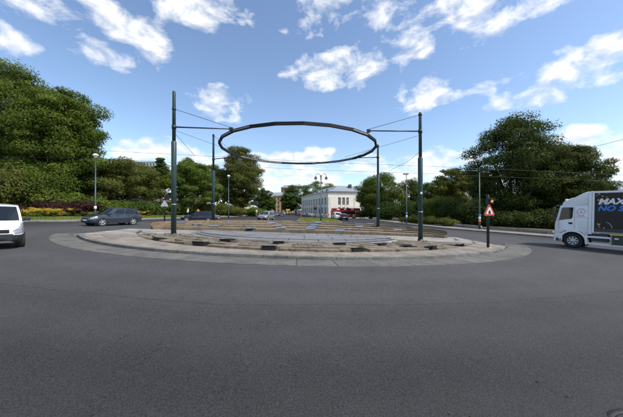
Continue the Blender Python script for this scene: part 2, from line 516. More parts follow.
def copy_tree(o, parent=None):
    c = o.copy(); col.objects.link(c)
    if parent: c.parent = parent
    for ch in list(o.children): copy_tree(ch, c)
    return c

# ---------------------------------------------------------------- ground sheet
xs = [-1500, -700, -300, -150, -90, -60, -40, -20, 0, 20, 40, 60, 90, 150, 300, 700, 1500]
ys = [-300, -100, -40, 0, 20, 40, 60, 70, 80, 90, 100, 110, 120, 160, 240, 400, 800, 2000, 4000]
gv = [(x, y, g(x, y)) for y in ys for x in xs]
nx = len(xs)
gf = [(j * nx + i, j * nx + i + 1, (j + 1) * nx + i + 1, (j + 1) * nx + i) for j in range(len(ys) - 1) for i in range(nx - 1)]
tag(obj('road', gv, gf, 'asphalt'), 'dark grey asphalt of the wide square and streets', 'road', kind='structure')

# ---------------------------------------------------------------- the island in the roundabout
CX, CY = -1.2, 23.2
def ell(t, aL, aR, b):
    a = aR if math.cos(t) > 0 else aL
    return Vector((CX + a * math.cos(t), CY + b * math.sin(t), 0))
def sink(y, h):
    k = max(0.0, min(1.0, (17.0 - y) / 4.2))
    return .07 + (h - .07) * (.22 + .78 * k)
def piece(name, fo, fi, t0, t1, z0, z1, m, parent, n=3, ztop=None, gap=.012, jit=0.0, hf=None):
    """one stone between two curves fo(t), fi(t); its top sits z1 above the ground"""
    o_, i_ = [], []
    for k in range(n + 1):
        t = t0 + (t1 - t0) * k / n
        o_.append(fo(t)); i_.append(fi(t))
    # pull the ends in for an open joint
    def shrink(c):
        d = (c[1] - c[0]).normalized() * gap; c[0] = c[0] + d
        d = (c[-2] - c[-1]).normalized() * gap; c[-1] = c[-1] + d
    shrink(o_); shrink(i_)
    for k in range(n + 1):
        d = (i_[k] - o_[k])
        if d.length > .05:
            d = d.normalized() * gap; o_[k] = o_[k] + d; i_[k] = i_[k] - d
    zj = rnd.uniform(-jit, jit); zk = rnd.uniform(-jit, jit)
    v, f = [], []
    for k in range(n + 1):
        po, pi = o_[k], i_[k]
        ge, gi = g(po.x, po.y), g(pi.x, pi.y)
        zt = (z1, z1) if not isinstance(z1, tuple) else z1
        if hf: zt = (hf(po.y, zt[0]), hf(pi.y, zt[1]))
        e = .012
        dn = (pi - po); dn = dn.normalized() * min(e, dn.length * .2) if dn.length > 0 else dn
        v += [(po.x, po.y, ge + z0), (po.x, po.y, ge + zt[0] + zj - e), (po.x + dn.x, po.y + dn.y, ge + zt[0] + zj),
              (pi.x - dn.x, pi.y - dn.y, gi + zt[1] + zk), (pi.x, pi.y, gi + zt[1] + zk - e), (pi.x, pi.y, gi + z0)]
    for k in range(n):
        a, b = k * 6, k * 6 + 6
        for q in range(5): f.append((a + q, a + q + 1, b + q + 1, b + q))
    f.append((5, 4, 3, 2, 1, 0)); e_ = n * 6
    f.append(tuple(e_ + q for q in range(6)))
    return obj(name, v, f, m, parent)
def arcs(curve, t0, t1, step):
    """angles that cut a curve in pieces of about equal length"""
    N = 600; ts = [t0 + (t1 - t0) * k / N for k in range(N + 1)]
    ps = [curve(t) for t in ts]
    s = [0.0]
    for k in range(N): s.append(s[-1] + (ps[k + 1] - ps[k]).length)
    m_ = max(2, round(s[-1] / step))
    out = [0.0] * (m_ + 1)
    for k in range(m_ + 1): out[k] = float(np.interp(s[-1] * k / m_, s, ts))
    return out
apr_o = lambda t: ell(t, 17.4, 17.3, 13.75)
krb_o = lambda t: ell(t, 16.1, 16.0, 12.55)
krb_i = lambda t: ell(t, 15.85, 15.75, 12.32)
bed_o = lambda t: ell(t, 12.2, 14.0, 11.35)
bed_i = lambda t: ell(t, 8.4, 8.8, 9.55)
def tcut(curve, yl, yr):
    """angles at which the front half of a curve reaches y=yl on the left and y=yr on the right"""
    ts = [math.pi + math.pi * k / 2000 for k in range(2001)]
    a = min(ts[:1000], key=lambda t: abs(curve(t).y - yl)); b = min(ts[1000:], key=lambda t: abs(curve(t).y - yr))
    return a, b
ap = thing('island_apron', None, None); ap['kind'] = 'structure'
t0, t1 = tcut(apr_o, 17.0, 18.2)
ts = arcs(apr_o, t0, t1, 1.55)
for a, b in zip(ts[:-1], ts[1:]):
    piece('slab', apr_o, krb_o, a, b, -.05, .022, 'apron', ap, gap=.014, jit=.004)
kb = thing('island_kerb', None, None); kb['kind'] = 'structure'
t0, t1 = tcut(krb_o, 16.2, 16.6)
ts = arcs(krb_o, t0, t1, 1.0)
for a, b in zip(ts[:-1], ts[1:]):
    piece('kerbstone', krb_o, krb_i, a, b, -.1, .15, 'kerb', kb, gap=.006, jit=.006)
pv = thing('island_pavement', None, None); pv['kind'] = 'structure'
t0, t1 = tcut(krb_i, 16.2, 16.8)
ts = arcs(krb_i, t0, t1, 1.15)
for a, b in zip(ts[:-1], ts[1:]):
    mid_ = lambda t: (krb_i(t) + bed_o(t)) / 2
    span = (krb_i((a + b) / 2) - bed_o((a + b) / 2)).length
    nrow = max(1, round(span / 1.1))
    for q in range(nrow):
        fo = lambda t, q=q: krb_i(t).lerp(bed_o(t), q / nrow)
        fi = lambda t, q=q: krb_i(t).lerp(bed_o(t), (q + 1) / nrow)
        piece('paving_slab', fo, fi, a, b, -.05, .15, 'paving', pv, gap=.007, jit=.005)
# the floor inside the island: concrete lane with tram strips and the grey inner court
sheet('tram_lane', [(-15.6, 16.6), (-12.9, 15.8), (-10, 15.2), (-6, 13.6), (0, 13.2), (6, 13.8), (9, 15.0), (12.6, 16.6), (12.8, 21.6), (7, 22.2), (-8, 22.2), (-15.2, 21.2)], .035, 'joint')
lane = thing('concrete_strip', None, None); lane['kind'] = 'structure'
def quadslab(name, p, h, m, parent, th=.06):
    c = sum((Vector(q) for q in p), Vector((0, 0))) / len(p)
    q = [Vector(a) + (c - Vector(a)).normalized() * .012 for a in p]
    v = [(a.x, a.y, g(a.x, a.y) + h) for a in q] + [(a.x, a.y, g(a.x, a.y) + h - th) for a in q]
    k = len(q)
    f = [tuple(range(k)), tuple(range(2 * k - 1, k - 1, -1))] + [(i, i + k, (i + 1) % k + k, (i + 1) % k) for i in range(k)]
    return obj(name, v, f, m, parent)
for r0, r1, m_ in ((16.9, 18.3, 'lightconc'), (18.42, 19.7, 'lightconc'), (19.82, 20.6, 'lightconc'), (20.72, 22.0, 'lightconc')):
    for i in range(-6, 5):
        x0, x1 = i * 2.5, i * 2.5 + 2.5
        sk = .035
        if -8 < x0 + 1 < 5.5: continue
        quadslab('lane_slab', [(x0, r0 + sk * x0), (x1, r0 + sk * x1), (x1, r1 + sk * x1), (x0, r1 + sk * x0)], .062 + rnd.uniform(-.004, .004), m_, lane)
court = thing('inner_court', None, None); court['kind'] = 'structure'
def ccurve(k):
    b = [9.45, 7.9, 6.4, 4.9, 3.4, 1.9, .8][k]
    return lambda t: Vector((CX + (8.3 if math.cos(t) < 0 else 7.6) * (math.cos(t)), CY - .5 + b * math.sin(t), 0))
for k in range(6):
    fo, fi = ccurve(k), ccurve(k + 1)
    tt = arcs(fo, R(180 + 14), R(360 - 14), 1.9)
    for a, b in zip(tt[:-1], tt[1:]):
        piece('court_slab', fo, fi, a, b, -.04, .085 + .004 * rnd.random(), 'grey_floor', court, gap=.028, jit=.004)
# tram rails let into the lane
for k, (b_, dz_) in enumerate(((7.15, 0), (5.65, 0))):
    bm = bmesh.new()
    P = [Vector((CX + 8.4 * math.cos(R(180 + 30 + q * 3)), CY - .5 + b_ * math.sin(R(180 + 30 + q * 3)), 0)) for q in range(41)]
    for p in P: p.z = g(p.x, p.y) + .088
    tube(bm, P, .035, 6)
    tag(bmobj('tram_rail', bm, 'iron'), None, None, kind='structure')

# front bed of weathered brown stone blocks
sb = thing('front_stone_bed', 'low curved bed of weathered brown stone blocks behind the kerb', 'stone bed')
t0, t1 = tcut(bed_o, 17.4, 17.6)
FRONT_BOXES = [(156, .02, .80, .15, .20), (198, .02, .66, .15, .20), (225, .47, .62, .35, .11), (268, .01, .62, .15, .19), (278, .47, .50, .35, .11), (341, .47, .54, .35, .10), (358, .01, .60, .15, .18),
               (383, .47, .50, .36, .10), (409, .19, .46, .29, .11), (434, .02, .52, .15, .22), (463, .04, .56, .15, .21)]
def on_bed(px, sfrac):
    tt = [t0 + (t1 - t0) * q / 1700 for q in range(20, 1680)]
    def pr(t):
        p = bed_o(t).lerp(bed_i(t), sfrac); return abs(311.5 + F * p.x / p.y - px)
    t = min(tt, key=pr); p = bed_o(t).lerp(bed_i(t), sfrac)
    return Vector((p.x, p.y, g(p.x, p.y)))
FRONT_POS = [on_bed(b[0], b[1]) for b in FRONT_BOXES]
v, f = [], []
NN = 60
prof = [(0.01, .10), (0.03, .17), (.45, .24), (.97, .30), (.99, .10)]
for k in range(NN + 1):
    t = t0 + (t1 - t0) * k / NN
    for s, h in prof:
        p = bed_o(t).lerp(bed_i(t), s); v.append((p.x, p.y, g(p.x, p.y) + sink(p.y, h) - .02))
for k in range(NN):
    for q in range(len(prof) - 1):
        a = k * len(prof) + q; f.append((a, a + 1, a + 1 + len(prof), a + len(prof)))
f.append(tuple(range(len(prof)))); f.append(tuple(NN * len(prof) + q for q in reversed(range(len(prof)))))
obj('bed_core', v, f, 'joint', sb)
rows = [(0.0, .17, .26, .28), (.19, .46, .32, .335), (.48, .74, .36, .375), (.76, 1.0, .40, .41)]
for s0, s1, h0, h1 in rows:
    fo = lambda t: bed_o(t).lerp(bed_i(t), s0); fi = lambda t: bed_o(t).lerp(bed_i(t), s1)
    ts = arcs(fo, t0, t1, rnd.uniform(.62, .8))
    for a, b in zip(ts[:-1], ts[1:]):
        if rnd.random() < .02: continue
        pm = fo((a + b) / 2).lerp(fi((a + b) / 2), .5)
        if any(s0 <= bx_[1] <= s1 and (Vector((pm.x, pm.y)) - Vector((q_.x, q_.y)).lerp(Vector((CX, CY)), .02)).length < bx_[2] * .5 + .16 for bx_, q_ in zip(FRONT_BOXES, FRONT_POS)): continue
        piece('stone_block', fo, fi, a, b, -.05, (h0, h1), 'brown', sb, n=1, gap=.010, jit=.026, hf=sink)

# back terrace: nested steps of tan stone rising away from the court
tr = thing('back_stone_terrace', 'wide terrace of tan and brown stone steps behind the grey court', 'stone terrace')
TY = 21.3
TS = [(12.0, 1.1), (12.2, 3.4), (12.4, 5.8), (12.5, 8.4), (12.5, 10.9), (12.5, 12.6)]
TZ = [.27, .35, .43, .51, .59]
def tcv(k, off=0.0):
    a, b = TS[k]
    return lambda t: Vector((CX + .15 + (a + off) * math.cos(t), TY + (b + off) * math.sin(t) + .0 * math.cos(t), 0))
for k in range(5):
    fo, fi = tcv(k), tcv(k + 1)
    tA, tB = R(176), R(4)
    # core
    v, f = [], []
    NN = 40
    for q in range(NN + 1):
        t = tA + (tB - tA) * q / NN
        a, b = fo(t), fi(t)
        v += [(a.x, a.y, g(a.x, a.y)), (a.x, a.y + .04, g(a.x, a.y) + TZ[k] - .07), (b.x, b.y + .05, g(b.x, b.y) + TZ[k] - .07)]
    for q in range(NN):
        for j in range(2): f.append((q * 3 + j, q * 3 + j + 1, q * 3 + j + 4, q * 3 + j + 3))
    obj('terrace_core', v, f, 'joint', tr)
    edge = lambda t, fo=fo, fi=fi: fo(t).lerp(fi(t), .17)
    tread0 = lambda t, fo=fo, fi=fi: fo(t).lerp(fi(t), .22)
    tread1 = lambda t, fo=fo, fi=fi: fo(t).lerp(fi(t), .93)
    ts = arcs(fo, tA, tB, .75)
    for a, b in zip(ts[:-1], ts[1:]):
        piece('edge_stone', fo, edge, a, b, .02, TZ[k] + .035, 'tan', tr, n=1, gap=.010, jit=.016)
    ts = arcs(fo, tA, tB, 1.15)
    for a, b in zip(ts[:-1], ts[1:]):
        piece('tread_stone', tread0, tread1, a, b, .1, (TZ[k] - .01, TZ[k] + .0), 'brown', tr, n=1, gap=.014, jit=.016)

# uplight boxes: dark outward mouth, sloping glass lid turned to the middle of the court
ordw = ['first', 'second', 'third', 'fourth', 'fifth', 'sixth', 'seventh', 'eighth', 'ninth', 'tenth', 'eleventh', 'twelfth', 'thirteenth', 'fourteenth', 'fifteenth', 'sixteenth', 'seventeenth', 'eighteenth', 'nineteenth', 'twentieth', 'twenty-first', 'twenty-second', 'twenty-third', 'twenty-fourth', 'twenty-fifth', 'twenty-sixth']
def lightbox(px, py, h, w, hgt, label, grp, rz=None, pos=None):
    p = onground(px, py, h) if pos is None else pos + Vector((0, 0, h))
    d = Vector((p.x - CX, p.y - CY)); ang = math.atan2(d.y, d.x) + math.pi / 2 if rz is None else rz
    t = thing('uplight_box', label, 'light box', p, ang, grp)
    # local -y looks outward (front bed): housing, mouth, lid
    bm = bmesh.new()
    prism_pts = [(-w / 2, -.05), (w / 2, -.05), (w / 2, hgt), (-w / 2, hgt)]
    bbox(bm, -w / 2, w / 2, -.02, .42, -.14, hgt * (.30 if grp.endswith('terrace') else .8), .012)
    bmobj('housing', bm, 'black', t)
    bm = bmesh.new()
    v = [(-w / 2, -.05, hgt), (w / 2, -.05, hgt), (w / 2, .50, hgt * .32), (-w / 2, .50, hgt * .32)]
    vv = [bm.verts.new(q) for q in v] + [bm.verts.new((q[0], q[1], q[2] + .025)) for q in v]
    for q in ((0, 1, 2, 3), (7, 6, 5, 4), (0, 4, 5, 1), (1, 5, 6, 2), (2, 6, 7, 3), (3, 7, 4, 0)): bm.faces.new([vv[i] for i in q])
    bmobj('glass_lid', bm, 'panel' if grp.endswith('terrace') else 'black', t)  # terrace lids carry the reflected sky as a painted blue
    bm = bmesh.new(); bbox(bm, -w / 2 + .04, w / 2 - .04, -.035, -.022, -.14, hgt - .02)
    bmobj('mouth', bm, 'black', t)
    return t
k = 0
for (px, sf, w, zb, hg), bp_ in zip(FRONT_BOXES, FRONT_POS):
    lightbox(px, 0, zb, w, hg, '%s black uplight box from the left along the front brown stone bed' % ordw[k], 'black uplight boxes in the front bed', pos=bp_ + Vector((0, 0, sink(bp_.y, zb + .1) - zb - .1))); k += 1
k = 0
for px, py, lev in sorted([(241.2, 226.6, 1), (250.7, 228.8, 0), (271.4, 223.9, 3), (276.6, 226.4, 2), (281, 228.8, 1), (318, 223.3, 4), (314.5, 225.6, 3), (312.3, 227.6, 2), (310.6, 229.6, 1),
                    (340.2, 231.2, 1), (348, 229.5, 2), (359.5, 227.2, 3), (370.4, 224.8, 4), (398.8, 230.6, 3), (415.7, 228.6, 4), (178.5, 223.3, 4), (196.8, 224.9, 3), (228, 224.2, 3), (213, 226.8, 1)]):
    for lev in (4, 3, 2, 1, 0):
        p = onground(px, py, TZ[lev])
        a_, b_ = TS[lev]
        if ((p.x - CX - .15) / a_) ** 2 + ((p.y - TY) / b_) ** 2 > 1: break
    py = min(py, 400)
    t = lightbox(px, py - .35, TZ[lev] + .01, .80, .10, '%s pale blue lidded box from the left on the back stone terrace' % ordw[k], 'blue lidded boxes on the back terrace', rz=math.atan2(p.y - CY + 12, p.x - CX) - math.pi / 2 + math.pi)
    k += 1

# ---------------------------------------------------------------- leaf masses
LN, LS = 2.6, .66
def leaves(name, clumps, n, size, m, parent=None, seed=0, shell=.5, flat=.0, up=.35, aspect=.62):
    rg = np.random.default_rng(seed)
    n = int(n * LN); size = size * LS
    c = np.array([q[0] for q in clumps], float); r = np.array([q[1] for q in clumps], float)
    if r.ndim == 1: r = np.stack([r, r, r], 1)
    wgt = (r[:, 0] * r[:, 1] + r[:, 0] * r[:, 2]); wgt /= wgt.sum()
    idx = rg.choice(len(c), n, p=wgt)
    d = rg.normal(size=(n, 3)); d /= np.linalg.norm(d, axis=1)[:, None]
    rad = shell + (1 - shell) * rg.random(n) ** .6
    rad *= 1 + .12 * rg.normal(size=n)
    p = c[idx] + d * r[idx] * rad[:, None]
    nrm = d * .9 + rg.normal(size=(n, 3)) * .38; nrm[:, 2] += up
    nrm /= np.linalg.norm(nrm, axis=1)[:, None]
    a = np.cross(nrm, rg.normal(size=(n, 3))); a /= np.linalg.norm(a, axis=1)[:, None]
    b = np.cross(nrm, a)
    s = size * (.6 + .8 * rg.random(n))[:, None]
    bend = nrm * s * (.22 * rg.random(n))[:, None]
    w = aspect
    V = np.stack([p - a * s, p - b * s * w * .9 + bend + a * s * .25, p + a * s * .8 + b * s * w], 1).reshape(-1, 3)
    me = bpy.data.meshes.new(name)
    me.vertices.add(3 * n); me.vertices.foreach_set('co', V.astype(np.float32).ravel())
    me.loops.add(3 * n); me.loops.foreach_set('vertex_index', np.arange(3 * n, dtype=np.int32))
    me.polygons.add(n); me.polygons.foreach_set('loop_start', np.arange(0, 3 * n, 3, dtype=np.int32))
    me.update(calc_edges=True)
    me.materials.append(m)
    return link(name, me, parent)

def tree(name, label, base, height, rx, ry, crown_lo, leaf, nleaf, lsize, seed, cat='tree', group=None, shape='round', nclump=46, trunk_r=None, lean=0.0):
    nclump = int(nclump * 1.7)
    """tapered trunk, limbs to leaf clumps; local origin at the foot"""
    rg = random.Random(seed)
    t = thing(name, label, cat, base, 0, group)
    zc = (crown_lo + height) / 2; hz = (height - crown_lo) / 2
    cl = []
    for i in range(nclump):
        # quasi-even directions, jittered
        zz = 1 - 2 * (i + .5) / nclump
        ph = i * 2.39996 + rg.uniform(-.5, .5)
        rr = math.sqrt(max(0, 1 - zz * zz))
        s = rg.uniform(.50, .95)
        if shape == 'cone': w = max(.12, (1 - zz) / 2) ** .8 * 1.15
        elif shape == 'oval': w = rr * .5 + .55 * (1 - abs(zz) ** 2.5)
        elif shape == 'dome': w = (rr if zz > 0 else .55 + .45 * rr)
        else: w = rr
        cx = math.cos(ph) * w * rx * s; cy = math.sin(ph) * w * ry * s
        cz = zc + zz * hz * rg.uniform(.70, .93)
        cr = rg.uniform(.14, .30) * (rx + hz) / 2 * (1.0 if shape != 'cone' else .7)
        cl.append(((cx + lean * (cz / height), cy, cz), (cr * rg.uniform(.95, 1.25), cr * rg.uniform(.95, 1.25), cr * rg.uniform(.42, .66))))
    # inner mass
    for i in range(6):
        cl.append(((rg.uniform(-.25, .25) * rx, rg.uniform(-.25, .25) * ry, zc + rg.uniform(-.55, .5) * hz), (rx * .40, ry * .40, hz * .28)))
    leaves('crown', cl, nleaf, lsize, LEAF[leaf], t, seed)
    tr_ = trunk_r or height * .024
    bm = bmesh.new()
    top = crown_lo + (height - crown_lo) * .62
    pts = [(0, 0, -.4), (0.02, 0, .4), (rg.uniform(-.15, .15), rg.uniform(-.15, .15), crown_lo * .7 + .5), (rg.uniform(-.3, .3) + lean * .5, rg.uniform(-.3, .3), top)]
    tube(bm, pts, [tr_ * 1.5, tr_ * 1.1, tr_ * .85, tr_ * .25], 9)
    bmobj('trunk', bm, 'bark', t)
    bm = bmesh.new()
    for q in rg.sample(cl[:nclump], min(9, nclump)):
        z0 = max(crown_lo * .75, .6) + rg.uniform(0, .25) * (top - crown_lo * .75)
        e = Vector(q[0])
        m1 = Vector((e.x * .45, e.y * .45, z0 + (e.z - z0) * .4))
        tube(bm, [(0, 0, z0), m1, e], [tr_ * .5, tr_ * .3, tr_ * .08], 6)
    bmobj('limb', bm, 'bark', t)
    return t
def shrub(name, label, base, rx, ry, h, leaf, n, size, seed, cat='shrub', group=None, nc=14, up=.35):
    rg = random.Random(seed)
    t = thing(name, label, cat, base, 0, group)
    cl = []
    for i in range(nc):
        a = rg.uniform(0, 6.283); s = math.sqrt(rg.random()) * .75
        cr = rg.uniform(.28, .45)
        cl.append(((math.cos(a) * s * rx, math.sin(a) * s * ry, h * rg.uniform(.25, .72) * (1 - .35 * s * s)), (rx * cr, ry * cr, h * rg.uniform(.22, .34))))
    cl.append(((0, 0, h * .35), (rx * .75, ry * .75, h * .36)))
    leaves('foliage', cl, n, size, LEAF[leaf], t, seed, shell=.45, up=up)
    bm = bmesh.new()
    for q in cl[:5]: tube(bm, [(q[0][0] * .15, q[0][1] * .15, -.3), (q[0][0] * .6, q[0][1] * .6, q[0][2] * .6), q[0]], [.06, .045, .015], 5)
    bmobj('stem', bm, 'bark', t)
    return t

# ---------------------------------------------------------------- park on the left: kerb, path, lawn, flowers, bank
def offset_line(L, d):
    """shift a polyline to its left-hand side"""
    out = []
    for i, p in enumerate(L):
        a = Vector(L[max(i - 1, 0)]); b = Vector(L[min(i + 1, len(L) - 1)])
        n = (b - a).normalized(); n = Vector((-n.y, n.x))
        out.append(Vector(p) + n * d)
    return out
def resample(L, step):
    out = []
    for a, b in zip(L[:-1], L[1:]):
        a, b = Vector(a), Vector(b); k = max(1, int((b - a).length / step))
        for q in range(k): out.append(a.lerp(b, q / k))
    out.append(Vector(L[-1]))
    return out
def strip(name, L0, L1, h0, h1, m, nsub=1, kind='structure', amp=0.0):
    v, f = [], []
    for a, b in zip(L0, L1):
        for q in range(nsub + 1):
            p = a.lerp(b, q / nsub); w = q / nsub
            z = g(p.x, p.y) + h0 + (h1 - h0) * w
            if amp and 0 < q: z += amp * (math.sin(p.x * .7 + p.y * .31) + math.sin(p.y * .53 - p.x * .2)) * .5 * w
            v.append((p.x, p.y, z))
    w = nsub + 1
    for i in range(len(L0) - 1):
        for q in range(nsub): f.append((i * w + q, i * w + q + 1, (i + 1) * w + q + 1, (i + 1) * w + q))
    o = obj(name, v, f, m)
    # face up
    if o.data.polygons[0].normal.z < 0: o.data.flip_normals()
    if kind: o['kind'] = kind
    return o
EL_ = resample([(-90, 14), (-45, 20.5), (-30, 24.8), (-26.5, 27.3), (-24, 33), (-20.8, 45), (-18, 54), (-16.5, 64), (-22, 98), (-32, 145), (-62, 280)], 4)
kerbL = thing('park_kerb', None, None); kerbL['kind'] = 'structure'
def kerbline(L, side, parent, near=70):
    Lk_ = [p for p in L if p.y < near and abs(p.x) < 60]
    Lk_ = resample([tuple(p) for p in Lk_], 1.3)
    for a, b in zip(Lk_[:-1], Lk_[1:]):
        d = (b - a).normalized(); n_ = Vector((-d.y, d.x)) * side
        a2, b2 = a + d * .006, b - d * .006
        q = [a2, b2, b2 + n_ * .22, a2 + n_ * .22]
        v = [(p.x, p.y, g(p.x, p.y) - .05) for p in q] + [(p.x, p.y, g(p.x, p.y) + .13) for p in q]
        obj('kerbstone', v, [(0, 1, 5, 4), (1, 2, 6, 5), (2, 3, 7, 6), (3, 0, 4, 7), (4, 5, 6, 7)], 'kerb', parent)
kerbline(EL_, 1, kerbL)
strip('park_pavement', EL_, offset_line(EL_, 1.5), .118, .118, 'lightconc')
strip('park_lawn', offset_line(EL_, 1.5), offset_line(EL_, 5.6), .125, .30, 'lawn', 3)
strip('flower_border_soil', offset_line(EL_, 5.6), offset_line(EL_, 7.4), .30, .42, 'soil')
strip('park_bank', offset_line(EL_, 7.4), offset_line(EL_, 42), .42, 6.5, 'bank', 8, amp=.5)
strip('park_upland', offset_line(EL_, 42), offset_line(EL_, 120), 6.5, 8.0, 'bank', 4, amp=.5)
def park_h(d):
    return .125 + .175 * (d - 1.5) / 4.1 if d < 5.6 else (.30 + .12 * (d - 5.6) / 1.8 if d < 7.4 else .42 + 6.08 * (d - 7.4) / 34.6)
def park_pt(px, D):
    """a point of the park straight under photo column px at depth D"""
    x = (px - 311.5) / F * D
    best = 1e9
    for a, b in zip(EL_[:-1], EL_[1:]):
        ab = b - a; t_ = max(0, min(1, ((Vector((x, D)) - a).dot(ab)) / ab.length_squared))
        best = min(best, (Vector((x, D)) - a - ab * t_).length)
    return Vector((x, D, g(x, D) + park_h(best)))

def blades(name, L0, L1, h, n, size, m, seed, hz0, hz1, label, cat):
    rg = np.random.default_rng(seed)
    seg = rg.integers(0, len(L0) - 1, n); t = rg.random(n); w = rg.random(n)
    A = np.array([tuple(p) for p in L0]); B = np.array([tuple(p) for p in L1])
    a = A[seg] * (1 - t)[:, None] + A[seg + 1] * t[:, None]; b = B[seg] * (1 - t)[:, None] + B[seg + 1] * t[:, None]
    p = a * (1 - w)[:, None] + b * w[:, None]
    z = -SLOPE * np.clip(p[:, 0], -60, 60) - np.interp(p[:, 1], YK, YF) + hz0 + (hz1 - hz0) * w
    ang = rg.random(n) * 6.283; s = size * (.5 + rg.random(n)); hh = h * (.4 + rg.random(n) * .9)
    dx_, dy_ = np.cos(ang) * s, np.sin(ang) * s
    lx, ly = rg.normal(size=n) * hh * .4, rg.normal(size=n) * hh * .4
    V = np.stack([np.stack([p[:, 0] - dx_, p[:, 1] - dy_, z], 1), np.stack([p[:, 0] + dx_, p[:, 1] + dy_, z], 1), np.stack([p[:, 0] + lx, p[:, 1] + ly, z + hh], 1)], 1).reshape(-1, 3)
    me = bpy.data.meshes.new(name)
    me.vertices.add(3 * n); me.vertices.foreach_set('co', V.astype(np.float32).ravel())
    me.loops.add(3 * n); me.loops.foreach_set('vertex_index', np.arange(3 * n, dtype=np.int32))
    me.polygons.add(n); me.polygons.foreach_set('loop_start', np.arange(0, 3 * n, 3, dtype=np.int32))
    me.update(calc_edges=True); me.materials.append(M[m] if isinstance(m, str) else m)
    return tag(link(name, me), label, cat, kind='stuff')
EN = [p for p in EL_ if p.y < 75 and p.x > -50]
blades('lawn_grass', offset_line(EN, 1.5), offset_line(EN, 5.7), .09, 26000, .03, 'grassblade', 3, .12, .30, 'short green grass of the park lawn beside the left road', 'grass')
# flower border: green leaves and blooms of three colours, scattered in drifts
def drift(name, leaf, n, size, seed, lo, hi, label, thr):
    rg = random.Random(seed)
    L = resample([tuple(p) for p in EN], .5)
    L5 = offset_line(L, 6.4); cl = []
    for i, p in enumerate(L5):
        if thr is not None and math.sin(p.x * .9 + seed) + math.sin(p.y * .63 + seed * 2.1) + rg.uniform(-.9, .9) < thr: continue
        cl.append(((p.x + rg.uniform(-.5, .5), p.y + rg.uniform(-.7, .7), g(p.x, p.y) + .36 + rg.uniform(lo, hi)), (.42, .42, .2)))
    o = leaves(name, cl, n, size, LEAF[leaf], None, seed, shell=.3)
    return tag(o, label, 'flowers', kind='stuff')
drift('border_leaves', 'fresh', 15000, .10, 4, .1, .5, 'green leaves of the flower border along the park lawn', None)
drift('yellow_flowers', 'flower_y', 8000, .07, 5, .35, .9, 'yellow flowers in drifts along the park lawn', -1.5)
drift('orange_flowers', 'flower_o', 600, .07, 6, .3, .7, 'orange and red flowers mixed into the park border', .6)
drift('pink_flowers', 'flower_p', 900, .06, 8, .3, .6, 'pale pink flowers mixed into the park border', .9)

# shrubs on the bank
k = 0
for (px, D, rx, h, leaf, lab, n) in [
    (8, 33, 4.6, 6.2, 'olive', 'light green bushy shrub on the bank at the left picture edge', 7000),
    (40, 35, 4.4, 5.8, 'oak', 'rounded green shrub on the bank below the big left tree', 6500),
    (66, 36, 3.0, 2.7, 'fresh', 'low fresh green shrub beside the bare brown bank patch', 4200),
    (16, 30.5, 1.6, 1.3, 'purple', 'low dull purple shrub at far left behind yellow flowers', 2600),
    (54, 33.4, 2.2, 1.9, 'purple', 'purple brown leaved shrub left of the lamp post', 3200),
    (80, 35.5, 2.8, 2.0, 'purple', 'widest purple brown leaved shrub behind the left lamp post', 3600),
    (100, 38, 3.2, 3.0, 'oak', 'dark green shrub behind the dark grey estate car', 4200),
    (122, 41.5, 3.6, 2.6, 'deep', 'clipped dark hedge shrub over the roof of the grey estate car', 4200),
    (141, 45, 3.6, 2.6, 'deep', 'clipped dark hedge shrub left of the traffic signal', 4000),
    (160, 49, 3.6, 2.6, 'deep', 'clipped dark hedge shrub behind the traffic signal', 4000),
    (180, 52, 3.6, 2.7, 'shade', 'dark hedge shrub behind the two standing people', 4000),
    (208, 57, 4.0, 3.2, 'olive', 'yellow green shrub between the chestnut and the tall park tree', 4200),
    (232, 62, 4.2, 3.0, 'olive', 'loose green shrub at the foot of the tall park tree', 4000),
    (252, 68, 3.6, 2.6, 'fresh', 'rightmost low green shrub of the park by the street', 3200)]:
    shrub('park_shrub', lab, park_pt(px, D), rx, rx * .8, h, leaf, n, .17 + D * .0012, 100 + k, group='shrubs along the park bank'); k += 1

# park trees
k = 0
def ptree(lab, px, D, top, half, lo, leaf, n, size, seed, shape='round', nclump=46, **kw):
    b = park_pt(px, D)
    H = CAMZ + (210 - top) / F * D - b.z
    r = half / F * D
    return tree('park_tree', lab, b, H, r, r * .9, lo, leaf, n, size, seed, group='trees in the park', shape=shape, nclump=nclump, **kw)
ptree('huge broad tree filling the left picture edge', 12, 43, 69, 58, 1.0, 'oak', 46000, .24, 11, 'dome', 70)
ptree('large round tree whose crown falls towards the left lamp post', 60, 39.5, 82, 38, 1.0, 'oak', 33000, .23, 12, 'dome', 64)
ptree('spreading olive green tree right of the left lamp post', 122, 46, 160, 42, 1.0, 'olive', 22000, .21, 13, 'dome', 46)
ptree('lower green tree at the back of the bank left of the estate car', 92, 52, 158, 30, 1.5, 'fresh', 13000, .23, 14, 'dome', 34)
ptree('slender pointed dark tree left of the front left pole', 161, 60, 156, 13, 2.0, 'deep', 8000, .22, 15, 'cone', 30)
ptree('dense chestnut tree between the two left poles', 193, 53, 160, 25, 1.6, 'fresh', 16000, .22, 16, 'dome', 46)
ptree('small crown of a tree rising behind the chestnut', 186, 68, 157, 12, 4, 'oak', 6000, .24, 17)
ptree('pale green tree behind the chestnut right of the back left pole', 212, 72, 162, 15, 3, 'olive', 7000, .25, 18)
ptree('tall dark green tree standing alone right of the back left pole', 241, 66, 144, 21, 1.2, 'olive', 24000, .23, 19, 'oval', 60)
ptree('bushy tree at the left end behind the slender pointed tree', 148, 66, 166, 18, 2, 'oak', 8000, .24, 20)
ptree('tree at the park end beside the far street', 262, 95, 187, 11, 1.5, 'deep', 5000, .3, 21, 'oval', 30)
ptree('dark tree trunked at the back between chestnut and tall tree', 224, 84, 172, 14, 2, 'deep', 6000, .28, 22, 'dome', 30)

